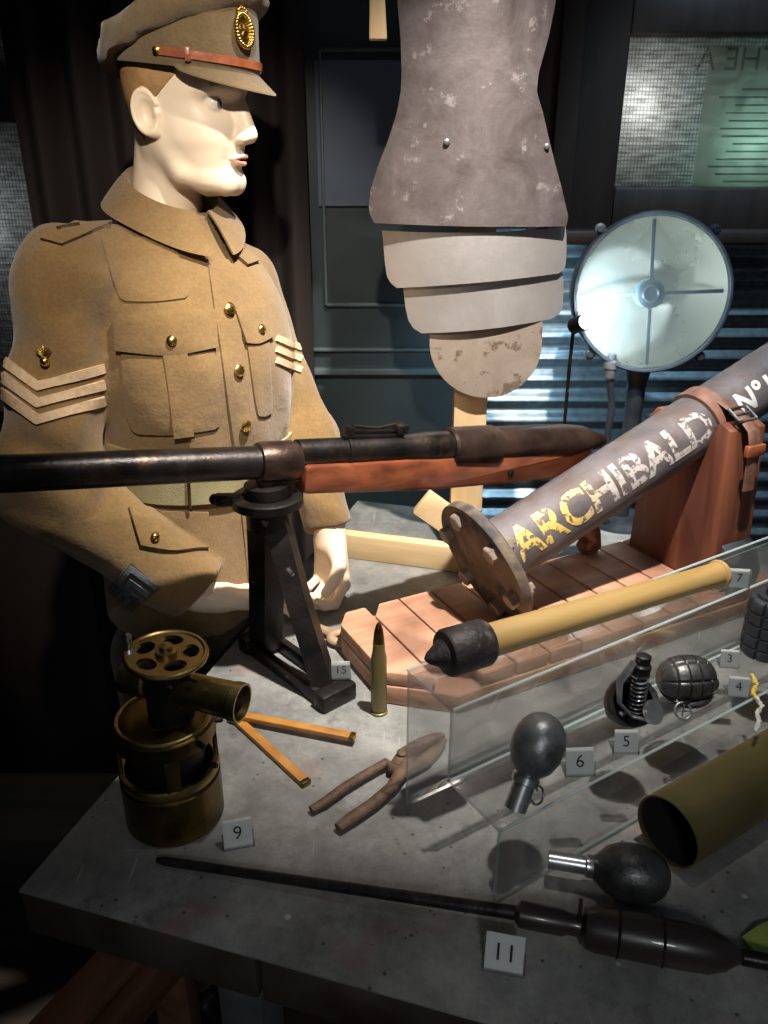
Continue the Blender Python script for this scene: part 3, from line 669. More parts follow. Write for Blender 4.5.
b.build('tube', M['mortar'], mo)
b = B().lathe([(.002, 0), (FR, 0), (FR+.001, .002), (FR+.001, .012), (FR-.001, .0145), (.03, .0145), (.03, .02)], F0-AX*.004, AX, 56)
fl = b.build('base_flange', M['flange'], mo)
for k in range(6):
    t = math.pi/3*k+R(18); d = AYv*math.cos(t)+AZv*math.sin(t); c = F0+d*(FR*.78)
    b = B(); b.lathe([(.0045, -.012), (.0045, .0), (.0095, .0), (.0095, .010)][::-1] if 0 else [(.012, 0), (.012, .010), (.0105, .0115)], c-AX*.004, -AX, 6)
    b.lathe([(.0105, 0), (.0105, .009), (.0055, .0095), (.0055, .015)], c+AX*.0105, AX, 6)
    b.build('bolt', M['bolt'], mo, autos=20)
# lettering on the tube (painted, worn)
def wrap_text(s, size, t0, ang, m, name):
    vs, fs = text_mesh(s, size, size*.03); bm = bmesh.new(); V_ = [bm.verts.new(v) for v in vs]
    for f in fs:
        try: bm.faces.new([V_[i] for i in f])
        except Exception: pass
    for _ in range(2): bmesh.ops.subdivide_edges(bm, edges=[e for e in bm.edges if e.calc_length() > .004], cuts=1)
    bmesh.ops.triangulate(bm, faces=bm.faces)
    out = []; bm.verts.index_update()
    for v in bm.verts:
        a = ang+v.co.y/TR; rr_ = TR+.0006
        out.append(F0+AX*(t0+v.co.x)+(-AYv)*(rr_*math.cos(a))+AZv*(rr_*math.sin(a)))
    ff = [[v.index for v in f.verts] for f in bm.faces]; bm.free(); return raw(name, out, ff, m, mo, False)
wrap_text('ARCHIBALD', .064, .202, R(28), M['letter'], 'lettering')
wrap_text('N°1', .045, .462, R(22), mat('white_paint', (214, 212, 206), rough=.5), 'lettering')
# support block with saddle
tb_ = .375
bc = F0+AX*(tb_/math.cos(el)); bc0 = V((F0.x, F0.y, 0))+D*tb_
zt = F0.z+math.tan(el)*tb_
rr_ = TR+.002
pts = [(-.088, BZ), (.080, BZ), (.072, zt-.01), (.06, zt+.006)]
pts += [(rr_*math.cos(a), zt+rr_*math.sin(a)/math.cos(el)+.0) for a in [R(5)-R(190)*i/14 for i in range(15)]]
pts += [(-.056, zt+.012), (-.074, zt+.004)]
b = B().prism(pts[::-1], .07, V((bc0.x, bc0.y, 0)), (Nn, UP, D), bev=.002)
b.build('support_block', M['redwood'], mo)
b = B(); c = V((bc0.x, bc0.y, 0))-Nn*.088
b.prism([(0, BZ), (-.022, BZ), (-.026, BZ+.03), (-.012, BZ+.06), (0, BZ+.07)], .06, V((c.x, c.y, 0)), (Nn, UP, D), bev=.002)
b.build('side_bracket', M['lampbody'], mo)
# leather strap
s0 = F0+AX*.395
vs = []
b = B()
prof = [(TR+.001, -.013), (TR+.005, -.012), (TR+.005, .012), (TR+.001, .013)]
b.lathe(prof, s0, AX, 48, closed=True); 
b.build('strap', M['leather_old'], mo)
side = s0-AYv*(TR+.007)+AZv*.006
bb = B()
sq_ = V((s0.x, s0.y, 0)); zs_ = zt+.008
def sN(n_, z_): q_ = sq_-Nn*n_; return V((q_.x, q_.y, z_))
tailp = [sN(.030, s0.z+.036), sN(.052, zs_+.018), sN(.074, zs_+.008), sN(.088, zs_-.002), sN(.094, zs_-.02), sN(.0945, zs_-.05), sN(.096, zs_-.085)]
for dz in range(1): bb.tube(tailp, .012, 12, sq=(.24, 1) if 0 else (1, .22), up=-AYv)
bb.build('strap_tail', M['leather_old'], mo)
bb = B(); bb.box(sN(.095, zs_-.028), (.034, .009, .016), (D, Nn, UP), bev=.002); bb.build('keeper', M['leather'], mo)
bc_ = sN(.066, zs_+.016); bb = B()
cs = [bc_+D*a*.017+(Nn*.8+UP*.45)*c*.013 for a, c in ((-1, -1), (1, -1), (1, 1), (-1, 1), (-1, -1))]
for i in range(4): bb.tube([cs[i], cs[i+1]], .002, 8)
bb.tube([bc_-D*.016, bc_+D*.016], .0018, 8); bb.build('buckle', M['greysteel'], mo)

# ------------------------------------------------------------------ acrylic riser
L = V((.845, .535, 0)).normalized(); W = V((L.y, -L.x, 0))
RZ = 1.064; RM = .985; R0 = pz(453, 710, RZ); RL = .62; th = .004; RD = .072
ri = thing('acrylic_riser', 'clear acrylic two-step riser under the stick bomb and grenades', 'display riser', V((R0.x, R0.y, TZ)))
def rp(s, w_, z): q = R0+L*s+W*w_; return V((q.x, q.y, z))
def prof_band(pts):
    """pts (w,z) polyline -> thick sheet extruded along L"""
    n = len(pts); outl = []; inn = []
    for i, p in enumerate(pts):
        nn = V((0, 0))
        for a, c in ((i-1, i), (i, i+1)):
            if a >= 0 and c < n:
                d = V(pts[c])-V(pts[a]); d.normalize(); q = V((-d.y, d.x)); nn = nn+q if nn.length == 0 else V((nn.x+q.x, nn.y+q.y))
        outl.append(V(p)); inn.append(V(p)-V((nn.x, nn.y))*th)
    return outl, inn
pw = [(-RD, TZ+.001), (-RD, RZ), (0, RZ), (0, RM), (RD, RM), (RD, TZ+.001)]
o_, i_ = prof_band(pw)
vs = []; 
for s in (0, RL):
    for p in o_: vs.append(rp(s, p.x, p.y))
    for p in i_: vs.append(rp(s, p.x, p.y))
n = len(pw); fs = []; fm = []
for i in range(n-1):
    fs += [(i, i+1, 2*n+i+1, 2*n+i), (n+i, 3*n+i, 3*n+i+1, n+i+1)]; fm += [0, 0]
    fs += [(i, n+i, n+i+1, i+1), (2*n+i, 2*n+i+1, 3*n+i+1, 3*n+i)]; fm += [1, 1]
fs += [(0, 2*n, 3*n, n), (n-1, 2*n-1, 4*n-1, 3*n-1)]; fm += [1, 1]
sheet = raw('sheet', vs, fs, M['acrylic'], ri, False, mats=[M['acrylic'], M['acredge']])
# faces may be re-ordered only by normals, indices stay
for p in sheet.data.polygons: p.material_index = fm[p.index]
b = B()
for w_, z in ((0, RZ), (0, RM), (RD, RM), (-RD, RZ)):
    b.tube([rp(.0, w_, z), rp(RL, w_, z)], .0014, 8)
b.build('bent_edge', M['acredge'], ri)

# ------------------------------------------------------------------ number cards
cards = []
def card(txt, px, py, zb, size, lab, yaw=0, tilt=20, parent=None):
    p = pz(px, py, zb); t = thing('number_card', lab, 'number card', p, 'small numbered exhibit cards')
    y0 = math.atan2(p.x, p.y)*-1+yaw
    x = V((math.cos(y0), math.sin(y0), 0)); bk_ = V((-math.sin(y0), math.cos(y0), 0))
    upv = (UP*math.cos(R(tilt))+bk_*math.sin(R(tilt))).normalized(); nf = x.cross(upv)
    h = size*1.02; c = p+upv*(h/2+.0005)
    b = B(); b.box(c+nf*.0012, (size*1.10, h*1.05, .0012), (x, upv, nf)); pass
    b.box(p+bk_*.009+UP*.0012, (size*1.1, .02, .0016), (x, bk_, UP))
    b.build('holder', M['acredge'] if 0 else M['glass'], t, smooth=False)
    B().box(c, (size*.98, h*.98, .0008), (x, upv, nf)).build('paper', M['paper'], t, smooth=False)
    vs, fs = text_mesh(txt, size*.66)
    raw('numeral', [c+nf*.0006+x*v.x+upv*v.y for v in vs], fs, M['ink'], t, False)
card('9', 239, 848, TZ, .028, 'white card reading 9, in front of the brass handwheel device')
card('11', 503, 973, TZ, .032, 'white card reading 11, in front of the long rod with dark grip')
card('6', 580, 776, RM, .026, 'white card reading 6, beside the grey egg grenade', yaw=R(20))
card('5', 626, 754, RM, .023, 'white card reading 5, in front of the cutaway black grenade', yaw=R(20))
card('4', 738, 697, RM, .021, 'white card reading 4, overlapping the card reading 3', yaw=R(20))
card('3', 729, 668, RM, .020, 'white card reading 3, beside the black segmented cylinder', yaw=R(20))
card('7', 738, 588, RZ, .022, 'white card reading 7, at the far end of the wooden stick bomb', yaw=R(20), tilt=10)

# ------------------------------------------------------------------ stick bomb (7)
h0 = pz(440, 655, RZ+.024); h1 = pz(725, 572, RZ+.016)
sd = (h1-h0); SL = sd.length; sd.normalize()
sb = thing('stick_bomb', 'pale wooden stick bomb with black pointed head, lying on the riser\'s top', 'bomb', V((h0.x, h0.y, RZ)))
B().lathe([(.002, 0), (.006, .004), (.0125, .016), (.0155, .02)], h0-sd*.016, sd, 32).build('tip', M['blackrub'], sb)
B().lathe([(.012, 0), (.021, .003), (.023, .006), (.023, .046), (.021, .05), (.015, .051)], h0+sd*.002, sd, 40).build('head', M['blackrub'], sb)
B().lathe([(.0165, .05), (.0165, .08), (.0150, .2), (.0135, SL-.05), (.014, SL-.012), (.0125, SL-.004), (.006, SL)], h0, sd, 32).build('shaft', M['stickwood'], sb)
B().ring(h0+sd*(SL-.01), .013, .0035, sd).build('end_binding', M['stickwood'], sb)

# ------------------------------------------------------------------ grenades on the riser
def egg_grenade(name, c, d, r, ln, sl_, sr, m, m2, label, cat, ringed):
    t = thing(name, label, cat, V(c)); d = V(d).normalized()
    pr = [(sr*1.2, -ln*.52), (r*.45, -ln*.47), (r*.78, -ln*.34), (r*.97, -ln*.15), (r, .0), (r*.97, ln*.15), (r*.85, ln*.3), (r*.6, ln*.42), (r*.3, ln*.485), (.001, ln*.5)]
    B().lathe(pr, c, d, 40).build('body', m, t, autos=60)
    B().lathe([(sr, -ln*.5-sl_), (sr, -ln*.62), (sr*1.25, -ln*.60), (sr*1.25, -ln*.5), (sr, -ln*.45)][0:5]+[(sr*.6, -ln*.45), (sr*.6, -ln*.5-sl_*.99)], c, d, 24, closed=True).build('neck_tube', m2, t)
    B().lathe([(.001, 0), (sr*.62, 0), (sr*.62, .003), (.001, .003)], c-d*(ln*.5+sl_*.6), d, 20).build('plug', M['dark_in'], t)
    return t, d
c6 = pz(538, 745, RM+.050); d6 = V((.24, .30, .55))
t6, d6 = egg_grenade('egg_grenade', c6, d6, .0235, .058, .030, .0100, M['greysteel'], M['silver'], 'grey egg grenade with bright neck pointing down, on the riser by card 6', 'grenade', True)
B().ring(pz(537, 795, RM+.009), .008, .0011, (.5, -.6, .35)).build('pull_ring', M['greysteel'], t6)
B().tube([c6-d6*.046, pz(534, 786, RM+.012), pz(537, 790, RM+.015)], .0014, 8).build('pin', M['greysteel'], t6)
# 5: cutaway
c5 = pz(631, 702, RM+.028)
t5 = thing('cutaway_grenade', 'black grenade cut open to show its spring, on the riser by card 5', 'grenade', V((c5.x, c5.y, RM)))
def half_shell(c, r, sx, sz):
    bm = bmesh.new(); bmesh.ops.create_uvsphere(bm, u_segments=36, v_segments=24, radius=r)
    bmesh.ops.bisect_plane(bm, geom=list(bm.verts)+list(bm.edges)+list(bm.faces), plane_co=(0, -r*.15, r*.25), plane_no=(0.1, -.75, .62), clear_outer=True)
    r2 = bmesh.ops.solidify(bm, geom=list(bm.faces), thickness=.006)
    for v in bm.verts: v.co = V((v.co.x*sx, v.co.y*.85, v.co.z*sz)); v.co += v.co.normalized()*.0016*mnoise.noise(v.co*160)
    return bm
B().bm(half_shell(None, .028, .96, .95), c5).build('shell', M['millsblack'], t5)
B().lathe([(.006, -.02), (.0065, .02), (.009, .024), (.0095, .044), (.0075, .046), (.0075, .054), (.004, .056)], c5+V((.002, -.002, 0)), (.08, .05, 1), 24).build('core_tube', M['millsblack'], t5)
pts = []
for i in range(130):
    a = i*.42; pts.append(c5+V((.004+.0075*math.cos(a), -.005+.0075*math.sin(a), -.008+i*.00033)))
B().tube(pts, .0011, 6).build('spring', M['silver'], t5)
B().tube([c5+V((-.004, -.004, .05)), c5+V((-.017, -.008, .03)), c5+V((-.016, -.012, .008)), c5+V((-.004, -.018, -.004)), c5+V((.012, -.018, -.008))], [.003, .004, .003, .0028, .004], 8, sq=(1.4, .6)).build('lever', M['greysteel'], t5)
B().lathe([(.001, 0), (.012, 0), (.012, .005), (.001, .005)], c5+V((.016, -.014, -.002)), (.5, -.6, .5), 20).build('side_plug', M['silver'], t5)
# 4: segmented Mills type lying down
def segmented(c, axd, r, ln, nseg, nring, m, parent, name, upv=UP, egg=True, g=.0022):
    n, k = nseg*12, nring*12; x, y, d = frame(axd, upv); vs = []
    for j in range(k+1):
        v = j/k
        h = -ln/2+ln*v
        rr = r*math.sqrt(max(.02, 1-(abs(2*v-1)**2.6)*.9)) if egg else r*(1-(abs(2*v-1)**12)*.12)
        for i in range(n):
            u = i/n
            gu = abs((u*nseg) % 1-.5)*2; gv = abs((v*nring) % 1-.5)*2
            dep = g*max(0, 1-(1-gu)/.16)**1 if gu > .84 else 0
            dep2 = g*max(0, 1-(1-gv)/.16) if gv > .84 and 0.02 < v < .98 else 0
            q = rr-max(dep, dep2); t = 2*math.pi*u
            vs.append(V(c)+d*h+x*(q*math.cos(t))+y*(q*math.sin(t)))
    fs = [(j*n+i, j*n+(i+1) % n, (j+1)*n+(i+1) % n, (j+1)*n+i) for j in range(k) for i in range(n)]+[tuple(range(n))[::-1], tuple(k*n+i for i in range(n))]
    return raw(name, vs, fs, m, parent, True, 60)
c4 = pz(686, 680, RM+.024)
t4 = thing('segmented_grenade', 'grey egg-shaped grenade with raised segments lying on its side by card 4', 'grenade', V((c4.x, c4.y, RM)))
segmented(c4+V((0, 0, .002)), V((.93, .10, .0)), .0245, .060, 7, 5, M['mills'], t4, 'body')
B().ring(c4+V((0, 0, -.008)), .0245, .0045, (0.0, -.25, 1), sq=(1, .8)).sphere(c4+V((.026, 0, -.004)), .009).build('waist_band', M['millsblack'], t4)
rg = pz(683, 711, RM+.0095)
B().ring(rg, .0085, .0012, (.1, -.8, .6)).tube([rg+V((0, 0, .008)), rg-V((0, 0, .006))], .001, 6).tube([rg-V((.008, 0, 0)), rg+V((.008, 0, 0))], .001, 6).build('pull_ring', M['greysteel'], t4)
B().tube([rg+V((0, 0, .008)), c4+V((0, -.018, -.012))], .0022, 8).build('pin', M['millsblack'], t4)
# 3: upright segmented cylinder
c3 = pz(762, 655, RM)
t3 = thing('segmented_cylinder_grenade', 'dark cylindrical grenade with chunky square segments, standing by card 3', 'grenade', c3)
segmented(c3+V((0, 0, .0395)), UP, .026, .072, 8, 5, M['segment'], t3, 'body', egg=False, g=.003)
B().lathe([(.022, .0725), (.018, .076), (.0175, .080), (.010, .080), (.010, .088), (.004, .090)], c3, UP, 28).build('cap', M['segment'], t3)
# cord
cp = [pz(x, y, RM+.004) for x, y in ((752, 676), (757, 684), (753, 692), (757, 699), (762, 706), (757, 713), (759, 722))]+[pz(755, 731, RM+.004)+V((0, 0, -.0)), ]
ct = thing('safety_cord', 'thin knotted yellow and white cord on the riser right of card 4', 'cord', cp[0])
def wob(pts, k=10):
    out = []
    for i in range(len(pts)-1):
        for j in range(k): out.append(pts[i].lerp(pts[i+1], j/k)+V((.0012*math.sin(j*2.1+i), .0012*math.cos(j*1.7), .0008*math.sin(j*3))))
    return out+[pts[-1]]
B().tube(wob(cp[:4]), [.0018+.001*(i % 4 == 0) for i in range(31)], 8).build('yellow_end', M['cordy'], ct)
B().tube(wob(cp[3:]), [.0015+.001*(i % 5 == 0) for i in range(41)], 8).build('white_end', M['cord'], ct)

# rod grenade on the table
ce = pz(632, 873, TZ+.0262); de = pz(600, 862, TZ+.014)-pz(547, 856, TZ+.012)
de = V((.93, -.20, 0)).normalized()
te, de = egg_grenade('egg_grenade', ce, de, .0255, .066, .040, .008, M['mills'], M['silver'], 'dark steel egg grenade with bright tube neck, lying on the tabletop', 'grenade', False)

# shell case
sa = pz(667, 832, TZ+.0378)
sdir = V((.845, .535, 0)).normalized()
sc = thing('shell_case', 'large dull brass shell case lying open end towards the left', 'shell case', V((sa.x, sa.y, TZ)))
Ls = .34; rs = .0345
B().lathe([(rs-.0016, 0), (rs, .0), (rs, Ls-.01), (rs+.003, Ls-.008), (rs+.003, Ls), (.002, Ls), (.002, Ls-.006), (rs-.0016, Ls-.01)], sa, sdir, 64, closed=True).build('case_wall', M['shell'], sc)
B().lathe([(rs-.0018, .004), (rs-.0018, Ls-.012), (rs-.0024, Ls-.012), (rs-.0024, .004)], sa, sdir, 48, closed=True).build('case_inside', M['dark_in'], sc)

# long rod with dark grip (11)
r0 = pz(157, 860, TZ+.005); r1 = pz(578, 922, TZ+.021)
rd = (r1-r0); rl = rd.length; rdn = rd.normalized()
lg = thing('rod_grenade', 'long thin dark steel rod with a thick ribbed dark grip, lying along the table front', 'weapon', r0)
B().tube([r0, r0+rd*.02, r1], [.0025, .0042, .0062], 14).build('rod', M['rod'], lg)
g0 = pz(520, 914, TZ+.021); g1 = pz(742, 957, TZ+.0215); gd = (g1-g0).normalized(); gl_ = (g1-g0).length
B().lathe([(.006, -.004), (.011, .0), (.011, .035), (.009, .04), (.009, .05), (.0165, .054), (.0185, .062), (.0185, gl_*.72), (.0175, gl_*.85), (.013, gl_*.93), (.008, gl_*.97), (.005, gl_)], g0, gd, 40).build('grip', M['darkwood'], lg)
for k in range(2): B().ring(g0+gd*(.080+.035*k), .0185, .0012, gd, 36, 8).build('grip_ring', M['gun'], lg)
B().box(g0+gd*.048+UP*.016, (.003, .008, .022), (gd, UP.cross(gd), UP), bev=.001).build('sight_tab', M['gun'], lg)
B().lathe([(.0065, 0), (.0065, .03)], g0+gd*gl_, gd, 16).build('end_spigot', M['gun'], lg)
# green cloth at the right edge
q = [pz(742, 938, TZ+.003), pz(768, 924, TZ+.005), pz(830, 935, TZ+.004), pz(830, 1000, TZ+.002), pz(768, 978, TZ+.002)]
vs = []; fs = []; n = 16
A_, B_, C_, D_ = q[0], pz(800, 905, TZ+.004), pz(860, 985, TZ+.003), pz(790, 1000, TZ+.002)
for s in (0, 1):
    for j in range(n):
        for i in range(n):
            u, v = i/(n-1), j/(n-1); p = A_.lerp(B_, u).lerp(D_.lerp(C_, u), v)
            vs.append(p+UP*(.002+.003*math.sin(6*u+3*v)**2-.002*s))
for s in (0, 1):
    fs += [(s*n*n+j*n+i, s*n*n+j*n+i+1, s*n*n+(j+1)*n+i+1, s*n*n+(j+1)*n+i) for j in range(n-1) for i in range(n-1)]
for i in range(n-1): fs += [(i, i+1, n*n+i+1, n*n+i), ((n-1)*n+i, (n-1)*n+i+1, n*n+(n-1)*n+i+1, n*n+(n-1)*n+i), (i*n, (i+1)*n, n*n+(i+1)*n, n*n+i*n), (i*n+n-1, (i+1)*n+n-1, n*n+(i+1)*n+n-1, n*n+i*n+n-1)]
tag(raw('green_cloth', vs, fs, M['green']), 'corner of bright green cloth at the right end of the dark grip', 'cloth')

# ------------------------------------------------------------------ brass device (9)
bx = pz(176, 812, TZ); 
bd_ = thing('brass_instrument', 'brass and blackened cylindrical instrument with handwheel and side tube, beside card 9', 'instrument', bx)
def bz(px, py): # height of a point on the device axis plane
    return py_(px, py, bx.y).z
B().lathe([(.047, 0), (.0485, .002), (.0485, .052), (.046, .054), (.044, .054), (.044, .006), (.002, .006)], bx, UP, 56).build('base_drum', M['brass_dark'], bd_)
b = B(); b.lathe([(.0475, .056), (.0485, .058), (.0485, .064), (.0475, .066), (.043, .066), (.043, .056)], bx, UP, 56, closed=True)
b.build('drum_ring', M['brass'], bd_)
b = B(); b.lathe([(.002, .05), (.036, .05), (.036, .100), (.002, .100)], bx, UP, 40)
b.build('inner_core', M['blackiron'], bd_)
for k in range(4):
    t = R(20+90*k); d = V((math.cos(t), math.sin(t), 0))
    B().box(bx+d*.0455+UP*.078, (.004, .014, .044), (d, UP.cross(d), UP), bev=.001).build('cage_post', M['brass_dark'], bd_)
B().lathe([(.002, .098), (.046, .098), (.0485, .101), (.0485, .116), (.045, .119), (.03, .121), (.002, .122)], bx, UP, 56).build('top_plate', M['brass_dark'], bd_)
B().ring(bx+UP*.119, .044, .0025, UP, 48).build('plate_rim', M['brass'], bd_)
cx_ = bx+V((.008, .0, -.008))
B().lathe([(.024, .121), (.024, .128), (.0215, .130), (.0215, .176), (.0235, .178), (.0235, .186), (.010, .188), (.010, .197)], cx_, UP, 40).build('column', M['blackiron'], bd_)
tdir = V((.93, -.30, -.04)).normalized()
tc_ = cx_+UP*.163
B().lathe([(.0145, -.046), (.0175, -.045), (.0175, -.020), (.0155, -.018), (.0175, .068), (.0185, .069), (.0185, .078), (.0165, .078), (.0140, .0), (.0135, -.04)], tc_, tdir, 40, closed=True).build('side_tube', M['brass'], bd_)
B().lathe([(.001, 0), (.0137, 0), (.0137, .004), (.001, .004)], tc_+tdir*.028, tdir, 24).build('tube_stop', M['dark_in'], bd_)
wz = cx_+V((.002,0,.194)); wn = V((.06, -.03, 1)).normalized(); wx, wy, _ = frame(wn)
# wheel: flat disc with five round holes, built as annulus grid with holes
def wheel(Rw, hr, hc, th_, nh):
    bm = bmesh.new(); segs = 40
    outer = [bm.verts.new((Rw*math.cos(2*math.pi*i/80), Rw*math.sin(2*math.pi*i/80), 0)) for i in range(80)]
    E = [bm.edges.new((outer[i], outer[(i+1) % 80])) for i in range(80)]
    for k in range(nh):
        a = 2*math.pi*k/nh+.3; c = (hc*math.cos(a), hc*math.sin(a)); ca, sa_ = math.cos(a), math.sin(a); hv = []
        for i in range(24):
            t = 2*math.pi*i/24; u, v = hr*.9*math.cos(t), hr*1.2*math.sin(t); hv.append(bm.verts.new((c[0]+u*ca-v*sa_, c[1]+u*sa_+v*ca, 0)))
        E += [bm.edges.new((hv[i], hv[(i+1) % 24])) for i in range(24)]
    bmesh.ops.triangle_fill(bm, use_beauty=True, edges=E)
    # drop faces inside the holes
    kill = []
    for f in bm.faces:
        m_ = f.calc_center_median()
        for k in range(nh):
            a = 2*math.pi*k/nh+.3; q_ = V((m_.x-hc*math.cos(a), m_.y-hc*math.sin(a))); u = q_.x*math.cos(a)+q_.y*math.sin(a); v = -q_.x*math.sin(a)+q_.y*math.cos(a)
            if (u/(hr*.9))**2+(v/(hr*1.2))**2 < .93: kill.append(f); break
    bmesh.ops.delete(bm, geom=kill, context='FACES_ONLY')
    r_ = bmesh.ops.extrude_face_region(bm, geom=list(bm.faces))
    for g_ in r_['geom']:
        if isinstance(g_, bmesh.types.BMVert): g_.co.z += th_
    return bm
hwb = B().bm(wheel(.0365, .0088, .0222, .004, 5), wz, (wx, wy, wn)); hwb.ring(wz+wn*.003, .0362, .0028, wn, 56, 10)
hw = hwb.build('handwheel', M['brass'], bd_)
B().lathe([(.010, .003), (.010, .008), (.006, .0085), (.006, .013), (.002, .014)], wz, wn, 24).build('hub', M['brass'], hw)
pgp = wz+(py_(129, 655, wz.y)-py_(165, 655, wz.y)).normalized()*.034
B().lathe([(.002, .003), (.0045, .006), (.0025, .009), (.003, .018), (.0035, .022), (.002, .025)], pgp, wn, 16).build('crank_knob', M['silver'], hw)
for (dz, t) in ((.108, -35), (.075, -20), (.108, 10)):
    d = V((math.cos(R(t)), math.sin(R(t)), 0)); B().lathe([(.003, 0), (.003, .006), (.0018, .008)], bx+d*.0475+UP*dz, d, 12).build('screw', M['blackiron'], bd_)

# ------------------------------------------------------------------ cartridge
cb = pz(379, 712)
cg = thing('cartridge', 'single long brass rifle cartridge standing upright on the tabletop', 'cartridge', cb)
CH = py_(379, 622, cb.y).z-TZ
B().lathe([(.0098, 0), (.0105, .001), (.0105, .003), (.0085, .0045), (.0098, .007), (.0092, CH*.62), (.0072, CH*.70), (.0070, CH*.78)], cb, UP, 36).build('case', M['shell'], cg)
B().lathe([(.0066, CH*.77), (.0064, CH*.83), (.0052, CH*.91), (.003, CH*.97), (.0006, CH)], cb, UP, 30).build('bullet', M['brass_dark'], cg)

# ------------------------------------------------------------------ folding rule
ru = thing('folding_rule', 'short yellow boxwood folding rule opened in a V on the tabletop', 'ruler', pz(236, 718))
h_ = pz(236, 718, TZ+.005)
for name, (ex, ey), dz in (('upper_leg', (355, 741), .0065), ('lower_leg', (307, 783), .0)):
    e_ = pz(ex, ey, TZ+.005); dr = (e_-h_); dr.z = 0; le = dr.length; dr.normalize(); sx = UP.cross(dr)
    B().box(V((h_.x, h_.y, TZ+.0035+dz))+dr*le/2, (le, .0105, .006), (dr, sx, UP), bev=.0006).build('rule_leg', M['rule'], ru)
    B().box(V((h_.x, h_.y, TZ+.0035+dz))+dr*(le-.003), (.006, .011, .0065), (dr, sx, UP), bev=.0006).build('end_cap', M['brass_dark'], ru)
B().lathe([(.0075, 0), (.0075, .0145), (.003, .015)], (h_.x, h_.y, TZ), UP, 24).build('hinge', M['brass_dark'], ru)

# ------------------------------------------------------------------ pliers
pl = thing('wire_cutters', 'pair of rusted brown wire-cutting pliers lying half open on the tabletop', 'pliers', pz(395, 770))
def P2(x, y, h=.008): return pz(x, y, TZ+h)
B().tube([P2(311, 810, .006), P2(325, 802, .007), P2(345, 787, .008), P2(368, 773, .008), P2(386, 763, .008), P2(392, 768, .009), P2(400, 771, .010)], [.0045, .0055, .0055, .0055, .006, .007, .006], 14, sq=(1, .85)).build('handle', M['rust'], pl)
B().tube([P2(338, 828, .007), P2(352, 818, .008), P2(374, 803, .008), P2(392, 787, .009), P2(402, 771, .010), P2(410, 757, .010)], [.0055, .0068, .0068, .0065, .008, .009], 14, sq=(1, .8)).build('handle', M['rust'], pl)
B().tube([P2(396, 768, .009), P2(406, 755, .011), P2(420, 745, .011), P2(434, 738, .010), P2(443, 735, .008)], [.009, .0105, .009, .0075, .004], 14, sq=(1, .7)).build('jaw', M['rust'], pl)
B().tube([P2(402, 772, .009), P2(413, 766, .010), P2(426, 759, .010), P2(437, 748, .010), P2(444, 740, .008)], [.008, .008, .0075, .0065, .004], 14, sq=(1, .7)).build('jaw', M['rust'], pl)
B().lathe([(.006, 0), (.006, .019), (.004, .0205)], pz(402, 766, TZ), UP, 20).build('pivot', M['rust'], pl)

# ------------------------------------------------------------------ spanner
sp = thing('open_spanner', 'pale brown open-ended spanner lying behind the gun\'s stand', 'spanner', pz(345, 640))
sp0 = pz(341, 637, TZ+.009)
vs = []; b = B()
hd = (pz(300, 619, TZ+.007)-sp0).normalized()
arcp = [sp0+(-hd*math.cos(a)*-1*.0135)+UP.cross(hd)*(.0135*math.sin(a)) for a in [R(-135)+R(270)*i/20 for i in range(21)]]
b.tube(arcp, .007, 12, sq=(1, .8)); b.tube([sp0+hd*.014, sp0+hd*.035, sp0+hd*.11], [.008, .0065, .006], 12, sq=(1, .7))
b.build('spanner_body', M['rustlight'], sp)

# ------------------------------------------------------------------ anti-tank rifle on bipod
G0 = V((-.131, .891, 1.186)); GD = V((.457, .259, -.068)).normalized(); GN = UP.cross(GD).normalized(); GU = GD.cross(GN)
if GU.z < 0: GU = -GU
ZC0 = G0.y*cP+(CAMZ-G0.z)*sP; DZC = GD.y*cP-GD.z*sP
def gs_(px):
    a = (px-384)/FPX; return (a*ZC0-G0.x)/(GD.x-a*DZC)
def gk(px): return (ZC0+gs_(px)*DZC)/FPX          # metres per pixel at that place
def gp(px, h=0, n=0): return G0+GD*gs_(px)+GU*(h*gk(px))+GN*n
rf = thing('anti_tank_rifle', 'long heavy bolt-action rifle with walnut stock, propped on a black metal bipod', 'rifle', V((G0.x, G0.y, TZ)))
def turned(name, rows, hoff, m, n=40, box=None):
    """rows: (px, half width px); turned about the bore line shifted hoff px up"""
    c = gp(rows[0][0], hoff); c = G0+GD*gs_(rows[0][0])+GU*(hoff*gk((rows[0][0]+rows[-1][0])/2)); s0 = gs_(rows[0][0])
    b = B().lathe([(r*gk(p), gs_(p)-s0) for p, r in rows], c, GD, n)
    if box: box(b)
    return b.build(name, m, rf)
B().lathe([(.0150, 0), (.0162, .004), (.0185, .45), (.0196, .74), (.0196, gs_(262)+.95)], G0-GD*.95, GD, 40).build('barrel', M['gun'], rf)
turned('barrel_band', [(257, 18), (258, 20), (262, 21), (290, 21), (297, 19)], 0, M['gunbrown'], box=lambda b: b.box(gp(277, -19), (.044, .030, .034), (GD, GN, GU), bev=.006))
turned('receiver', [(296, 13.5), (343, 13.5), (344, 15), (347, 15), (348, 14), (400, 14), (424, 16), (452, 16)], 8, M['gun'])
turned('receiver_ring', [(446, 18), (448, 20), (489, 20.5), (493, 18.5)], 7, M['gunbrown'])
turned('bolt_housing', [(491, 17.5), (560, 17.5), (580, 15), (592, 9), (602, 5)], 8, M['gunbrown'])
b = B(); b.box(gp(370, 23), (.085, .014, .005), (GD, GN, GU), bev=.001); b.box(gp(372, 28), (.080, .010, .003), (GD, GN, GU), bev=.0005)
b.box(gp(346, 28), (.009, .016, .013), (GD, GN, GU), bev=.001); b.box(gp(396, 29), (.016, .02, .012), (GD, GN, GU), bev=.002); b.lathe([(.004, -.013), (.004, .013)], gp(398, 31), GN, 12)
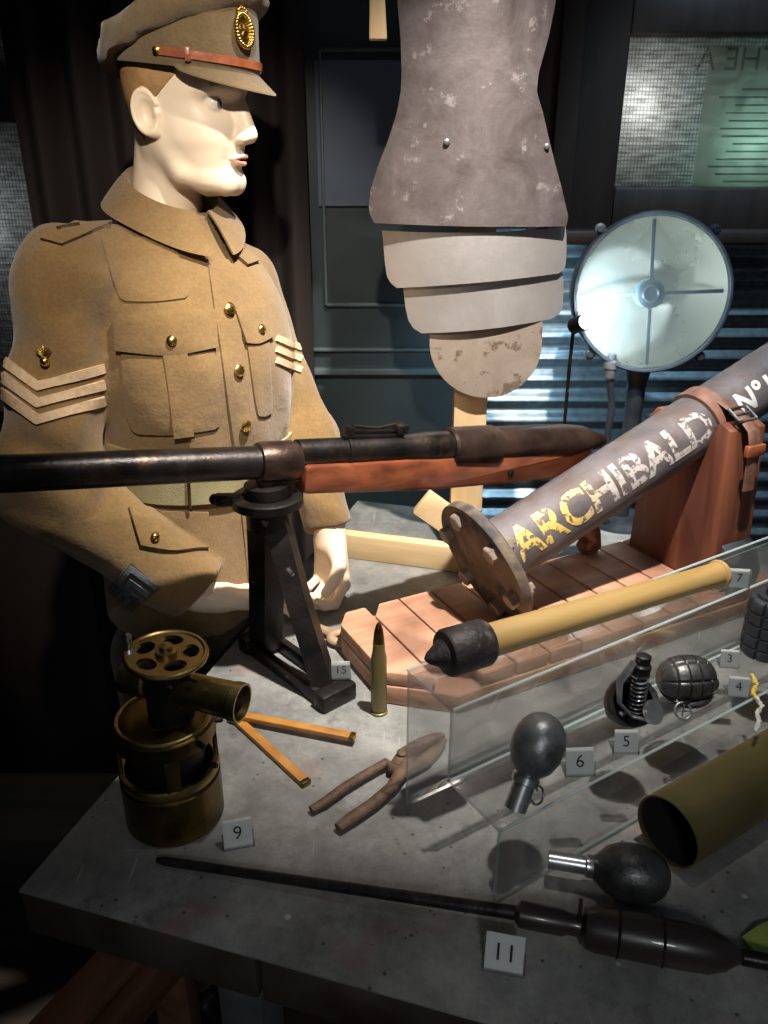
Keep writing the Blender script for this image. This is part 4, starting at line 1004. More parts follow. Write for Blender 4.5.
b.tube([gp(350, 33), gp(374, 30), gp(392, 33)], .002, 8); b.build('rear_sight', M['gun'], rf)
prf = [(299, -31), (299, -1), (345, -1), (440, 1), (520, 2), (583, 5), (585, 1), (577, -8), (563, -20), (548, -28), (430, -33)]
b = B().prism([(gs_(p), h*gk(p)) for p, h in prf], .042, G0, (GD, GU, GN), bev=.006); b.build('stock', M['stock'], rf)
nf_ = GN if GN.y < 0 else -GN
B().lathe([(.005, 0), (.005, .003), (.003, .004)], gp(504, -17)+nf_*.020, nf_, 16).build('stock_screw', M['gun'], rf)
gq = py_(588, 552, gp(588).y)
B().tube([gp(566, -12), gp(575, -40), gp(580, -70), V((gq.x, gq.y, gq.z+.03)), V((gq.x, gq.y, gq.z+.012)), V((gq.x, gq.y, gq.z))], [.018, .017, .016, .019, .021, .014], 20, sq=(.85, 1)).build('pistol_grip', M['stock'], rf)
# bipod
bpd = B(); rc = gp(270, -40)
bpd.lathe([(.040, -.007), (.043, -.005), (.043, .005), (.040, .007), (.030, .007), (.030, -.007)], rc, UP, 48, closed=True)
bpd.box(rc+V((-.046, -.004, .002)), (.03, .012, .014), bev=.002); bpd.sphere(rc+V((-.062, -.004, .002)), .007)
bip = bpd.build('bipod', M['blackiron'], rf)
B().lathe([(.022, -.032), (.027, -.03), (.027, .024), (.02, .026)], rc-UP*.004, UP, 32).build('swivel', M['blackiron'], bip)
fA = pz(266, 646, TZ+.01); fB = pz(326, 688, TZ+.012)
B().tube([rc+V((-.004, .012, -.02)), rc.lerp(fA, .5)+V((0, .0, .0)), fA], [.025, .023, .022], 4, sq=(1, .7)).build('bipod_leg', M['blackiron'], bip, autos=20)
B().tube([rc+V((.010, -.006, -.02)), rc.lerp(fB, .5), fB], [.021, .019, .020], 4, sq=(1, .75)).build('bipod_leg', M['blackiron'], bip, autos=20)
fd_ = (fB-fA).normalized(); fd_.z = 0; fsd = UP.cross(fd_)
for (c_, nm) in ((fsd*.017, 1), (-fsd*.017, 2)):
    q = (fA+fB)/2; q = V((q.x, q.y, TZ+.011))+c_
    B().box(q, ((fB-fA).length+.05, .010, .020), (fd_, fsd, UP), bev=.002).build('foot_rail', M['blackiron'], bip)
for p_, s_ in ((fA, -1), (fB, 1)):
    q = V((p_.x, p_.y, TZ+.012))+fd_*s_*.018
    B().box(q, (.022, .052, .023), (fd_, fsd, UP), bev=.003).build('foot_block', M['blackiron'], bip)
q = V((fB.x, fB.y, TZ+.026))+fd_*.012
pp = pz(334, 678, TZ+.024)
card('15', 341, 679, TZ+.0255, .023, 'white card reading 15, standing on the bipod foot', tilt=5)

# ================================================================== MANNEQUIN
C0 = np.array((-.272, 1.09, 0.)); YB = R(50)
Fb = V((math.sin(YB), -math.cos(YB), 0)); Lb = V((math.cos(YB), math.sin(YB), 0))
mq = thing('mannequin', 'person-shaped shop mannequin in a khaki wool army uniform and peaked cap, standing behind the table', 'mannequin', (C0[0], C0[1], 0))
def bw(x, y, z): q = V((C0[0], C0[1], 0))+Fb*x+Lb*y; return V((q.x, q.y, z))
SR = np.array(py_(68, 277, .985)); ER = np.array(py_(50, 490, .945)); WR = np.array(py_(198, 589, .965))
SLf = np.array(py_(240, 282, 1.20)); EL = np.array(py_(303, 438, 1.17)); WL = np.array(py_(328, 528, 1.11))
tz = [.78, .95, 1.08, 1.20, 1.30, 1.38, 1.42, 1.455, 1.50]
tw = [.155, .150, .130, .140, .146, .122, .086, .056, .046]
td = [.125, .118, .102, .112, .112, .086, .062, .048, .044]
def torso(X, Y, Z, grow=0.):
    w = interp(Z, tz, tw)+grow; d = interp(Z, tz, td)+grow
    x = (X-C0[0])*Fb.x+(Y-C0[1])*Fb.y; y = (X-C0[0])*Lb.x+(Y-C0[1])*Lb.y
    xc = interp(Z, [.78, 1.08, 1.28, 1.42, 1.5], [0., .0, .012, .0, -.004])
    p = 2.3
    q = (np.abs((x-xc)/d)**p+np.abs(y/w)**p)**(1/p)
    rr = np.sqrt((x-xc)**2+y**2); return np.where(q > .3, (q-1)/np.maximum(q, .3)*rr, -.5*np.minimum(w, d)), x, y
X, Y, Z, lo, h = grid((-.60, .76, .80), (.08, 1.42, 1.53), .0046)
f, xb, yb = torso(X, Y, Z)
f = smax(f, -(Z-.903), .004); f = smax(f, Z-1.452, .008)
def arm(S, E, W_, rs):
    a = cone(X, Y, Z, S, E, rs[0], rs[1]); b = cone(X, Y, Z, E, W_, rs[1], rs[2])
    g = smin(a, b, .03)
    # folds around the elbow and down the sleeve
    dE = np.sqrt((X-E[0])**2+(Y-E[1])**2+(Z-E[2])**2)
    t = (X-S[0])*.35+(Z-S[2])*.9+(Y-S[1])*.25
    g = g+.0060*np.sin(t*95+6*np.sin(Y*30)+9*X)*np.exp(-(dE/.10)**2)+.0026*np.sin(t*52+X*40+Y*25)
    ax_ = (W_-E)/np.linalg.norm(W_-E); cut = (X-W_[0])*ax_[0]+(Y-W_[1])*ax_[1]+(Z-W_[2])*ax_[2]
    return smax(g, cut, .004)
aR = arm(SR, ER, WR, (.058, .060, .047)); aL = arm(SLf, EL, WL, (.050, .046, .038))
f = smin(f, aR, .009); f = smin(f, aL, .009)
f = smin(f, cone(X, Y, Z, SR, np.array(bw(0, -.045, 1.410)), .056, .034), .016)
f = smin(f, cone(X, Y, Z, SLf, np.array(bw(0, .045, 1.405)), .049, .032), .016)
f = f+.0022*np.sin(Z*38+6*yb*6)*np.sin(yb*33+Z*9)*(Z < 1.40)
# skirt folds and waist pinch under the belt
f = f+.003*np.sin(yb*60+xb*22)*np.exp(-((Z-.97)/.09)**2)
v_, q_ = surfnets(f, lo, h)
tun = raw('tunic', v_, q_, M['wool'], mq, True, 180)
sm = tun.modifiers.new('s', 'SMOOTH'); sm.factor = .5; sm.iterations = 3
dgp = None
bv = BVHTree.FromPolygons([tuple(p) for p in v_], [tuple(p) for p in q_])
def hit(px, py):
    d = ray(px, py); r = bv.ray_cast(CAM, d)
    if r[0] is None: return None
    n = r[1]
    if n.dot(d) > 0: n = -n
    # averaged normal for smoothness
    acc = V((0, 0, 0)); 
    for (dx, dy) in ((0, 0), (5, 0), (-5, 0), (0, 5), (0, -5)):
        rr_ = bv.ray_cast(CAM, ray(px+dx, py+dy))
        if rr_[0] is not None and abs(rr_[3]-r[3]) < .05:
            m_ = rr_[1] if rr_[1].dot(d) < 0 else -rr_[1]; acc += m_
    return r[0], (acc.normalized() if acc.length > 0 else n)
def patch(name, mapf, nu, nv, off, m, parent, both=True, bulge=0., closed_edge=True):
    """mapf(u,v)->(px,py); solid cloth piece lying on the tunic"""
    P = []; Nn_ = []; last = None
    for j in range(nv):
        for i in range(nu):
            u, v = i/(nu-1), j/(nv-1); q0 = V(mapf(u, v)); r = hit(q0.x, q0.y); k_ = 0; cq = V(mapf(.5, .5))
            while r is None and k_ < 20: k_ += 1; q1 = q0.lerp(cq, k_*.04); r = hit(q1.x, q1.y)
            if r is None: r = last
            if r is None: nr_ = bv.find_nearest(py_(q0.x, q0.y, 1.0)); r = (nr_[0], nr_[1])
            last = r; P.append(r[0]); Nn_.append(r[1])
    # smooth depth jumps
    vs = []
    for j in range(nv):
        for i in range(nu):
            k = j*nu+i; u, v = i/(nu-1), j/(nv-1)
            e = bulge*(1-abs(2*u-1)**4)*(1-abs(2*v-1)**4)
            vs.append(P[k]+Nn_[k]*(off+e))
    for k in range(nu*nv): vs.append(P[k]-Nn_[k]*.002)
    o = nu*nv; fs = []
    for j in range(nv-1):
        for i in range(nu-1):
            a = j*nu+i; fs += [(a, a+1, a+nu+1, a+nu), (o+a, o+a+nu, o+a+nu+1, o+a+1)]
    for i in range(nu-1): fs += [(i, o+i, o+i+1, i+1), ((nv-1)*nu+i, (nv-1)*nu+i+1, o+(nv-1)*nu+i+1, o+(nv-1)*nu+i)]
    for j in range(nv-1): fs += [(j*nu, (j+1)*nu, o+(j+1)*nu, o+j*nu), (j*nu+nu-1, o+j*nu+nu-1, o+(j+1)*nu+nu-1, (j+1)*nu+nu-1)]
    return raw(name, vs, fs, m, parent, True, 50)
def quad(tl, tr, br, bl, rnd=0., droop=0., top=0.):
    def g(u, v):
        s = 1.
        if rnd and v > 1-rnd:
            t = (v-(1-rnd))/rnd; s = 1-(1-math.sqrt(max(0, 1-t*t)))*.22
        uu = .5+(u-.5)*s
        x = (tl[0]*(1-uu)+tr[0]*uu)*(1-v)+(bl[0]*(1-uu)+br[0]*uu)*v
        y = (tl[1]*(1-uu)+tr[1]*uu)*(1-v)+(bl[1]*(1-uu)+br[1]*uu)*v
        y += droop*v*(1-abs(2*u-1)**1.5)
        return x, y
    return g
def strip(pts, w):
    pts = [V(p) for p in pts]; n = len(pts); seg = [0]
    for i in range(1, n): seg.append(seg[-1]+(pts[i]-pts[i-1]).length)
    nr = []
    for i in range(n):
        a = (pts[i]-pts[i-1]).normalized() if i > 0 else None; b = (pts[i+1]-pts[i]).normalized() if i < n-1 else None
        if a is None: q = V((-b.y, b.x))
        elif b is None: q = V((-a.y, a.x))
        else: q = V((-a.y, a.x))+V((-b.y, b.x)); q = q/ (q.length**2)*2
        nr.append(q)
    def g(u, v):
        s = u*seg[-1]; i = 0
        while i < n-2 and s > seg[i+1]: i += 1
        t = (s-seg[i])/(seg[i+1]-seg[i]); p = pts[i].lerp(pts[i+1], t); q = nr[i].lerp(nr[i+1], t); p = p+q*((v-.5)*w); return p.x, p.y
    return g
# front overlap, yoke, pockets, flaps
patch('front_edge', quad((206, 256), (231, 262), (254, 450), (234, 450)), 14, 60, .0035, M['wool'], tun)
patch('front_edge', quad((240, 507), (260, 507), (272, 606), (250, 606)), 14, 40, .0035, M['wool'], tun)
patch('yoke', quad((100, 238), (172, 238), (193, 298), (118, 302), .4, 2), 30, 26, .0022, M['wool'], tun)
pk = patch('breast_pocket', quad((122, 352), (213, 346), (224, 428), (129, 434), .35, 3), 36, 34, .0032, M['wool'], tun, bulge=.0035)
patch('pocket_pleat', quad((163, 352), (186, 352), (192, 434), (174, 436)), 10, 30, .0085, M['wool'], pk)
fp = patch('pocket_flap', quad((116, 316), (213, 310), (215, 348), (119, 351), .0, 6), 40, 18, .0085, M['wool'], tun, bulge=.002)
pk2 = patch('breast_pocket', quad((246, 343), (268, 340), (272, 412), (256, 416), .35, 2), 18, 30, .003, M['wool'], tun, bulge=.002)
patch('pocket_flap', quad((233, 312), (263, 309), (271, 336), (244, 343), .0, 4), 20, 14, .007, M['wool'], tun)
patch('hip_flap', quad((128, 508), (207, 511), (207, 549), (140, 545), .0, 4), 30, 16, .0065, M['wool'], tun)
# sergeant's chevrons
for k in range(3):
    dy = 16.5*k
    patch('chevron', strip([(0.5, 358+dy), (38, 386+dy), (105, 368+dy*.98)], 9), 50, 5, .0034, M['stripe'], tun)
for k in range(3):
    dy = 11*k; patch('chevron', strip([(276, 338+dy), (301, 348+dy)], 6), 16, 4, .0028, M['stripe'], tun)
patch('cuff_backing', quad((108, 590), (131, 562), (160, 588), (133, 612)), 14, 14, .0016, M['wool_dark'], tun)
for pts in ([(112, 592), (131, 568), (156, 587)], [(119, 598), (131, 581), (149, 594)], [(126, 604), (132, 594), (142, 600)]):
    patch('service_chevron', strip(pts, 4.5), 26, 4, .0034, M['greystripe'], tun)
# epaulette
ep = patch('epaulette', quad((113, 206), (118, 222), (62, 246), (42, 240)), 12, 34, .005, M['wool'], tun)
patch('epaulette', quad((222, 246), (234, 243), (258, 262), (246, 266)), 8, 20, .005, M['wool'], tun)
def button(px, py, r, parent, name='button', lift=.006):
    q = hit(px, py)
    if q is None: return
    p, n = q; o = B().lathe([(r*.9, 0), (r, .0008), (r, .0022), (r*.8, .0036), (r*.45, .0046), (.0005, .005)], p+n*lift, n, 24)
    o.ring(p+n*(lift+.0030), r*.62, .0005, n, 24, 6); return o.build(name, M['gold'], parent)
for px, py in ((227, 310), (236, 370), (243, 424)): button(px, py, .0078, tun)
button(171, 341, .0062, tun, lift=.011); button(257, 330, .0056, tun, lift=.008); button(153, 538, .006, tun, lift=.008); button(101, 209, .0052, tun, lift=.007)
# flaming grenade sleeve badge and shoulder title
q = hit(46, 361)
if q:
    p, n = q; x_, y_, _ = frame(n); y_ = y_ if y_.z > 0 else -y_; b = B().sphere(p+n*.004, .0058)
    for k in range(7):
        a = R(30+20*k); d = x_*math.cos(a)+y_*math.sin(a); b.tube([p+n*.004+y_*.004, p+n*.0045+y_*.006+d*.006, p+n*.004+y_*.007+d*.0105], [.0018, .0016, .0006], 8)
    b.build('sleeve_badge', M['gold'], tun)
q0_ = hit(58, 233); q1_ = hit(78, 229)
if q0_ and q1_: B().tube([q0_[0]+q0_[1]*.007, q1_[0]+q1_[1]*.007], .0016, 8).build('shoulder_title', M['brass'], tun)

# belt: wraps the torso
def tor_pt(phi, z, g):
    w = float(interp(np.array([z]), tz, tw)[0])+g; d = float(interp(np.array([z]), tz, td)[0])+g; xc = float(interp(np.array([z]), [.78, 1.08, 1.28, 1.42, 1.5], [0., .0, .012, .0, -.004])[0])
    c, s = math.cos(phi), math.sin(phi); k = (abs(c/d)**2.3+abs(s/w)**2.3)**(-1/2.3); return bw(xc+k*c, k*s, z)
zb0, zb1 = 1.100, 1.172; n = 96; vs = []; fs = []
for i in range(n):
    a = 2*math.pi*i/n; sag = -.008*math.cos(a)-.014*math.sin(a)-.004
    vs += [tor_pt(a, zb0, .007)+UP*sag, tor_pt(a, (zb0+zb1)/2, .008)+UP*sag, tor_pt(a, zb1, .005)+UP*sag, tor_pt(a, zb1, .001)+UP*sag, tor_pt(a, zb0, .001)+UP*sag]
for i in range(n):
    j = (i+1) % n
    for k in range(5): fs.append((i*5+k, j*5+k, j*5+(k+1) % 5, i*5+(k+1) % 5))
belt = raw('webbing_belt', vs, fs, M['web'], mq)
for a in (R(6), R(-42)):
    sg = UP*(-.008*math.cos(a)-.014*math.sin(a)-.004); p0_ = tor_pt(a, zb0, .009)+sg; p1_ = tor_pt(a, zb1, .008)+sg; b = B(); t_ = (p1_-p0_)
    b.tube([p0_-UP*.004, p0_.lerp(p1_, .5)+Fb*.001, p1_+UP*.003], .0022, 8); b.build('belt_keeper', M['brass_dark'], belt)

# collar
Nc = V((-.272, 1.098, 0))
def collar():
    n, k = 90, 9; vs = []; fs = []
    for s in (0, 1):
        for j in range(k):
            v = j/(k-1)
            for i in range(n):
                u = i/(n-1); a = R(10)+R(340)*u          # 0 = front
                fr = math.cos(a); side = abs(math.sin(a))
                zt_ = 1.482-.026*fr; fall = .034+.020*max(0, fr)**2
                if v < .35: t = v/.35; r0 = (.0500+.004*(1-t)); z = zt_-.030*(1-t)
                else: t = (v-.35)/.65; r0 = .0535+.029*t**.8+.010*max(0, fr)**6*t; z = zt_+.002-fall*t
                r0 -= s*.0028
                rx, ry = r0*1.02, r0*1.02+(.012*(v > .35)*(v-.35)/.65)*side*.6
                q = Nc+Fb*(rx*math.cos(a)+.004)+Lb*(ry*math.sin(a)); vs.append(V((q.x, q.y, z-(.0015*s if .2 < v < .5 else 0))))
    o = n*k
    for s in (0, 1): fs += [(s*o+j*n+i, s*o+j*n+i+1, s*o+(j+1)*n+i+1, s*o+(j+1)*n+i) for j in range(k-1) for i in range(n-1)]
    for i in range(n-1): fs += [(i, i+1, o+i+1, o+i), ((k-1)*n+i, (k-1)*n+i+1, o+(k-1)*n+i+1, o+(k-1)*n+i)]
    for j in range(k-1): fs += [(j*n, (j+1)*n, o+(j+1)*n, o+j*n), (j*n+n-1, (j+1)*n+n-1, o+(j+1)*n+n-1, o+j*n+n-1)]
    return raw('collar', vs, fs, M['wool'], tun, True, 60)
collar()

# trousers and boots (in the dark behind the table)
X, Y, Z, lo, h = grid((-.55, .84, .03), (.0, 1.34, .93), .009)
f = cone(X, Y, Z, np.array(bw(-.03, -.0, .86)), np.array(bw(-.03, 0, .875)), .095, .095)
for s in (-1, 1):
    f = smin(f, smin(cone(X, Y, Z, np.array(bw(-.03, .075*s, .82)), np.array(bw(-.02, .080*s, .50)), .075, .06), cone(X, Y, Z, np.array(bw(-.02, .080*s, .50)), np.array(bw(-.04, .09*s, .12)), .06, .048), .03), .03)
f = smax(f, -(Z-.11), .006)
v_, q_ = surfnets(f, lo, h); raw('trousers', v_, q_, M['wool_dark'], mq, True, 180)
for s in (-1, 1):
    X, Y, Z, lo, h = grid((-.60, .80, -.01), (.1, 1.38, .2), .007)
    a = smin(cone(X, Y, Z, np.array(bw(-.04, .09*s, .16)), np.array(bw(-.05, .09*s, .05)), .050, .045), cone(X, Y, Z, np.array(bw(-.05, .09*s, .045)), np.array(bw(.12, .10*s, .032)), .042, .034), .03)
    a = smax(a, -(Z-.002), .004); v_, q_ = surfnets(a, lo, h); raw('boot', v_, q_, M['darkwood'], mq, True, 180)

# ---- head
YH = R(70); Hf = V((math.sin(YH), -math.cos(YH), 0)); Hl = V((math.cos(YH), math.sin(YH), 0)); HS = .84
HO = py_(146, 113, 1.045)+Hl*.078*HS+Hf*.014*HS
def hw_(p): return HO+(Hf*p[0]+Hl*p[1]+UP*p[2])*HS
def head_sdf(x, y, z, expo=2.0):
    zs = [-.112, -.105, -.095, -.085, -.07, -.05, -.035, -.02, 0, .015, .03, .05, .08, .10, .115, .125]
    xf = [.030, .058, .071, .0775, .082, .0880, .0915, .0910, .0890, .0870, .0930, .0950, .086, .066, .040, .01]
    xk = [.030, .022, .012, -.005, -.028, -.050, -.062, -.071, -.079, -.083, -.086, -.088, -.084, -.074, -.055, -.02]
    wd_ = [.004, .028, .041, .048, .055, .062, .067, .0695, .0705, .0725, .0735, .0735, .066, .053, .034, .01]
    a = interp(z, zs, xf); b = interp(z, zs, xk); w = interp(z, zs, wd_)
    xm = b+(a-b)*.42; rf_ = np.maximum(a-xm, .004); rb = np.maximum(xm-b, .004); w = np.maximum(w, .004)
    q = np.sqrt(np.where(x > xm, ((x-xm)/rf_)**2, ((x-xm)/rb)**2)+(y/w)**2)
    f = (q-1)*np.minimum(np.minimum(rf_, rb), w)
    f = np.maximum(f, np.maximum(z-.122, -.110-z))
    ay = np.abs(y)
    f = smin(f, cone(x, ay, z, (-.012, .050, -.040), (.012, .044, -.078), .014, .013), .02)
    f = smin(f, cone(x, ay, z, (.012, .044, -.078), (.064, .016, -.092), .012, .014), .016)
    f = smin(f, cone(x, ay, z, (.0665, .0, -.0905), (.0665, .008, -.0905), .0165, .016), .014)        # chin
    f = smin(f, cone(x, ay, z, (.0860, .008, .029), (.062, .044, .032), .0115, .011), .014)      # brow
    f = f-.0018*gs(x, ay, z, (.054, .050, -.010), (.022, .014, .013))
    f = f+.0100*gs(x, ay, z, (.088, .030, .013), (.020, .0150, .0095))                             # sockets
    f = f+.0025*gs(x, ay, z, (.078, .022, -.036), (.012, .007, .012))
    f = smin(f, ell(x, ay, z, (.0640, .0305, .0130), (.0138, .0145, .0132)), .004)                 # lids
    lid = ell(x, ay, z, (.0795, .0325, .0126), (.0160, .0140, .0054)); f = smax(f, -lid, .0012)
    # nose
    nz = cone(x, ay, z, (.0925, 0, .020), (.1075, 0, -.024), .0066, .0078); nz = smin(nz, ell(x, ay, z, (.1058, 0, -.0280), (.0095, .0082, .0076)), .004)
    nz = smin(nz, ell(x, ay, z, (.0965, .0105, -.0320), (.0110, .0066, .0068)), .005)
    nz = smin(nz, cone(x, ay, z, (.086, 0, .002), (.095, 0, -.026), .0125, .0135), .008)
    f = smin(f, nz, .006)
    f = f+.004*gs(x, ay, z, (.101, .0070, -.0390), (.005, .0030, .003))                            # nostril
    # lips
    up = cone(x, ay, z, (.0940, .003, -.0550), (.0835, .0195, -.0592), .0040, .0018); lo_ = cone(x, ay, z, (.0915, .0, -.0645), (.0825, .0180, -.0602), .0046, .0018)
    f = smin(f, up, .007); f = smin(f, lo_, .007)
    f = f+.0030*gs(x, ay, z, (.0970, 0, -.0598), (.012, .018, .0013))
    f = f+.0030*gs(x, ay, z, (.088, 0, -.0760), (.010, .014, .0045))
    f = f+.0026*gs(x, ay, z, (.085, .0225, -.060), (.012, .0055, .008))
    f = f+.0012*gs(x, ay, z, (.098, 0, -.047), (.006, .0025, .007))
    return f
def ear_sdf(x, y, z):
    ay = np.abs(y); ca, sa = math.cos(R(-12)), math.sin(R(-12)); xr = (x+.014)*ca-(z-.001)*sa; zr = (x+.014)*sa+(z-.001)*ca
    tilt = ay-.070+xr*.30                      # stands out towards the back
    base = np.sqrt((xr/.0185)**2+((zr)/.0325)**2+((tilt-.004)/.0085)**2)
    e = (base-1)*.0085
    rim = np.sqrt((np.sqrt((xr/.62)**2+(zr)**2)-.0275)**2+((tilt-.0085)*1.1)**2)-.0036
    rim = np.where((xr > .010) & (zr < .004), rim+.006, rim)
    e = smax(e, -(np.sqrt(((xr-.001)/.0115)**2+((zr+.002)/.020)**2+((tilt-.0125)/.0085)**2)-1)*.0085, .003)
    e = smin(e, rim, .003)
    e = smin(e, np.sqrt((xr-.003)**2+(zr+.027)**2+(tilt-.005)**2)-.0062, .004)
    e = smin(e, np.sqrt((xr-.0135)**2+(zr+.004)**2+(tilt-.004)**2)-.0052, .004)
    return e
hh = .0016
x, y, z, lo, _ = grid((-.125, -.096, -.235), (.130, .096, .135), hh)
f = head_sdf(x, y, z)
f = smin(f, ear_sdf(x, y, z), .003)
nb = hw_((0, 0, 0)); nl = V((Nc.x-HO.x, Nc.y-HO.y, 1.405-HO.z))/HS
nloc = np.array((nl.dot(Hf), nl.dot(Hl), nl.z))
nk = cone(x, y, z, (-.034, 0, -.045), nloc-np.array((.024, 0, 0)), .0500, .0510)
nk = smin(nk, cone(x, np.abs(y), z, (-.030, .042, -.050), (nloc[0]+.020, .012, nloc[2]+.02), .014, .011), .014)
f = smin(f, nk, .018)
v_, q_ = surfnets(f, lo, hh)
bodyv = [np.array(HO)+(v_[:, :1]*np.array(Hf)+v_[:, 1:2]*np.array(Hl)+v_[:, 2:3]*np.array((0, 0, 1.)))*HS]; bodyf = [q_]
cen = v_[q_].mean(1); ayc = np.abs(cen[:, 1])
fmI = np.zeros(len(q_), int)
lipm = (cen[:, 0] > .078) & (ayc < .0190) & (cen[:, 2] > -.0690+.42*ayc) & (cen[:, 2] < -.0522-.34*ayc) ; fmI[lipm] = 1
bz_ = .0335+.004*np.sin(np.clip((ayc-.012)/.036, 0, 1)*3.1)
brm = (ayc > .011) & (ayc < .050) & (np.abs(cen[:, 2]-bz_-.002) < .0030) & (cen[:, 0] > .03); fmI[brm] = 2
fms = [fmI]
# hair shell
hl = np.clip((x-.0)/.05, 0, 1)
reg = np.maximum(x-(.040-.25*(.06-z)), -(z-np.where(x < -.030, -.045-.25*(x+.030), .018+.9*np.maximum(x+.0, 0))))
fh = smax(head_sdf(x, y, z)-.0018, reg, .004)
fh = np.maximum(fh, z-.10)
hv, hq = surfnets(fh, lo, hh)
hvw = np.array(HO)+(hv[:, :1]*np.array(Hf)+hv[:, 1:2]*np.array(Hl)+hv[:, 2:3]*np.array((0, 0, 1.)))*HS

# ---- hands
def hand(wr, Xd, Td, Bd, curls, thumb, elbow, sp_=1., hh=.0021, side=1, wrist_r=.025, hs=.86):
    wr = np.array(wr); Xd = V(Xd).normalized(); Bd = V(Bd); Bd = (Bd-Xd*Bd.dot(Xd)).normalized(); Td_ = Xd.cross(Bd); 
    if Td_.dot(V(Td)) < 0: Td_ = -Td_
    def W3(a, b, c): return wr+(np.array(Xd)*a+np.array(Td_)*b+np.array(Bd)*c)*hs
    segs = []; pts = [wr]
    kn = [(.088, .031), (.092, .011), (.088, -.009), (.080, -.028)]; Ls = [(.041, .025, .019), (.045, .028, .020), (.041, .026, .020), (.033, .020, .017)]; rr_ = [.0092, .0095, .0090, .0080]
    fing = []
    for i in range(4):
        p = np.array([kn[i][0], kn[i][1], 0.]); ang = 0; chain = [p.copy()]; spread = (1.5-i)*.05*sp_
        for s in range(3):
            ang += curls[i][s]; d = np.array([math.cos(ang)*math.cos(spread), math.sin(spread)*math.cos(ang), -math.sin(ang)]); p = p+d*Ls[i][s]; chain.append(p.copy())
        fing.append(chain)
    allp = np.array([W3(*p) for c in fing for p in c]+[W3(*p) for p in thumb]+[wr, np.array(elbow)])
    lo = allp.min(0)-.035; hi = allp.max(0)+.035; X, Y, Z, lo, _ = grid(lo, hi, hh)
    dlt = [X-wr[0], Y-wr[1], Z-wr[2]]
    dlt = [q/hs for q in dlt]
    x = dlt[0]*Xd.x+dlt[1]*Xd.y+dlt[2]*Xd.z; y = dlt[0]*Td_.x+dlt[1]*Td_.y+dlt[2]*Td_.z; z = dlt[0]*Bd.x+dlt[1]*Bd.y+dlt[2]*Bd.z
    f = None
    for i in range(4):
        g = cone(x, y, z, (.012, kn[i][1]*.55, -.002), (kn[i][0], kn[i][1], -.001), .0155, .0118); f = g if f is None else smin(f, g, .012)
    f = smin(f, cone(x, y, z, (-.02, 0, 0), (.02, 0, -.003), wrist_r, wrist_r*.95), .015)
    el_ = (np.array(elbow)-wr)/hs; ee = (float(el_@np.array(Xd)), float(el_@np.array(Td_)), float(el_@np.array(Bd)))
    f = smin(f, cone(x, y, z, (-.01, 0, 0), ee, wrist_r, .034), .01)
    f = smin(f, cone(x, y, z, (.02, .018, -.010), (.050, .030, -.012), .016, .013), .012)
    for i in range(4):
        c = fing[i]; r0 = rr_[i]; g = None
        for s in range(3):
            q = cone(x, y, z, c[s], c[s+1], r0*(1-.07*s), r0*(.93-.07*s)); g = q if g is None else smin(g, q, .003)
        f = smin(f, g, .0045)
    g = None
    tr_ = [.0150, .0115, .0102, .0088]
    for s in range(3):
        q = cone(x, y, z, thumb[s], thumb[s+1], tr_[s], tr_[s+1]); g = q if g is None else smin(g, q, .004)
    f = smin(f, g, .006)
    v_, q_ = surfnets(f, lo, hh); bodyv.append(v_); bodyf.append(q_); fms.append(np.zeros(len(q_), int))
# far (left) hand: hanging, fingers loosely curled in
hand(WL+np.array((.004, -.010, -.004)), (.02, -.22, -.97), Fb, Lb, [(.75, .95, .5), (.85, 1.0, .55), (.95, 1.0, .55), (1.05, 1.0, .5)],
     [(.022, .022, -.008), (.052, .040, -.022), (.076, .038, -.036), (.094, .028, -.044)], WL+(EL-WL)*.35)
# near (right) hand: palm down on the table by the spanner
hand(WR+np.array((.012, .004, -.012)), (.88, .28, -.16), (0, 1, 0), (0.1, .10, 1), [(.12, .30, .25), (.10, .28, .22), (.12, .30, .25), (.18, .32, .25)],
     [(.022, .022, -.008), (.050, .048, -.018), (.078, .058, -.024), (.100, .056, -.030)], WR+(ER-WR)*.35)
# hidden core joining head, arms and hands
X, Y, Z, lo, h = grid((-.52, .84, .84), (.0, 1.36, 1.46), .010)
f, _, _ = torso(X, Y, Z, -.03); f = np.maximum(f, Z-1.43); f = np.maximum(f, .935-Z)
for S, E, W_ in ((SR, ER, WR), (SLf, EL, WL)):
    f = smin(f, smin(cone(X, Y, Z, S, E, .04, .034), cone(X, Y, Z, E, W_, .034, .024), .02), .02)
f = smin(f, cone(X, Y, Z, SR, SLf, .035, .035), .03)
v_, q_ = surfnets(f, lo, h); bodyv.append(v_); bodyf.append(q_); fms.append(np.zeros(len(q_), int))
o = 0; FF = []
for a, b_ in zip(bodyv, bodyf): FF.append(b_+o); o += len(a)
body = raw('body', np.concatenate(bodyv), np.concatenate(FF), M['skin'], mq, True, 180, mats=[M['skin'], M['lip'], M['brow']], fmat=np.concatenate(fms).astype(np.int32))
sm = body.modifiers.new('s', 'SMOOTH'); sm.factor = .5; sm.iterations = 2
hr = raw('hair', hvw, hq, M['hair'], mq, True, 180); sm = hr.modifiers.new('s', 'SMOOTH'); sm.factor = .5; sm.iterations = 2
M['eyew'] = mat('eye_white', (226, 218, 206), rough=.25); M['iris'] = mat('grey_blue_iris', (96, 112, 122), rough=.2); M['pupil'] = mat('pupil', (20, 20, 22), rough=.15)
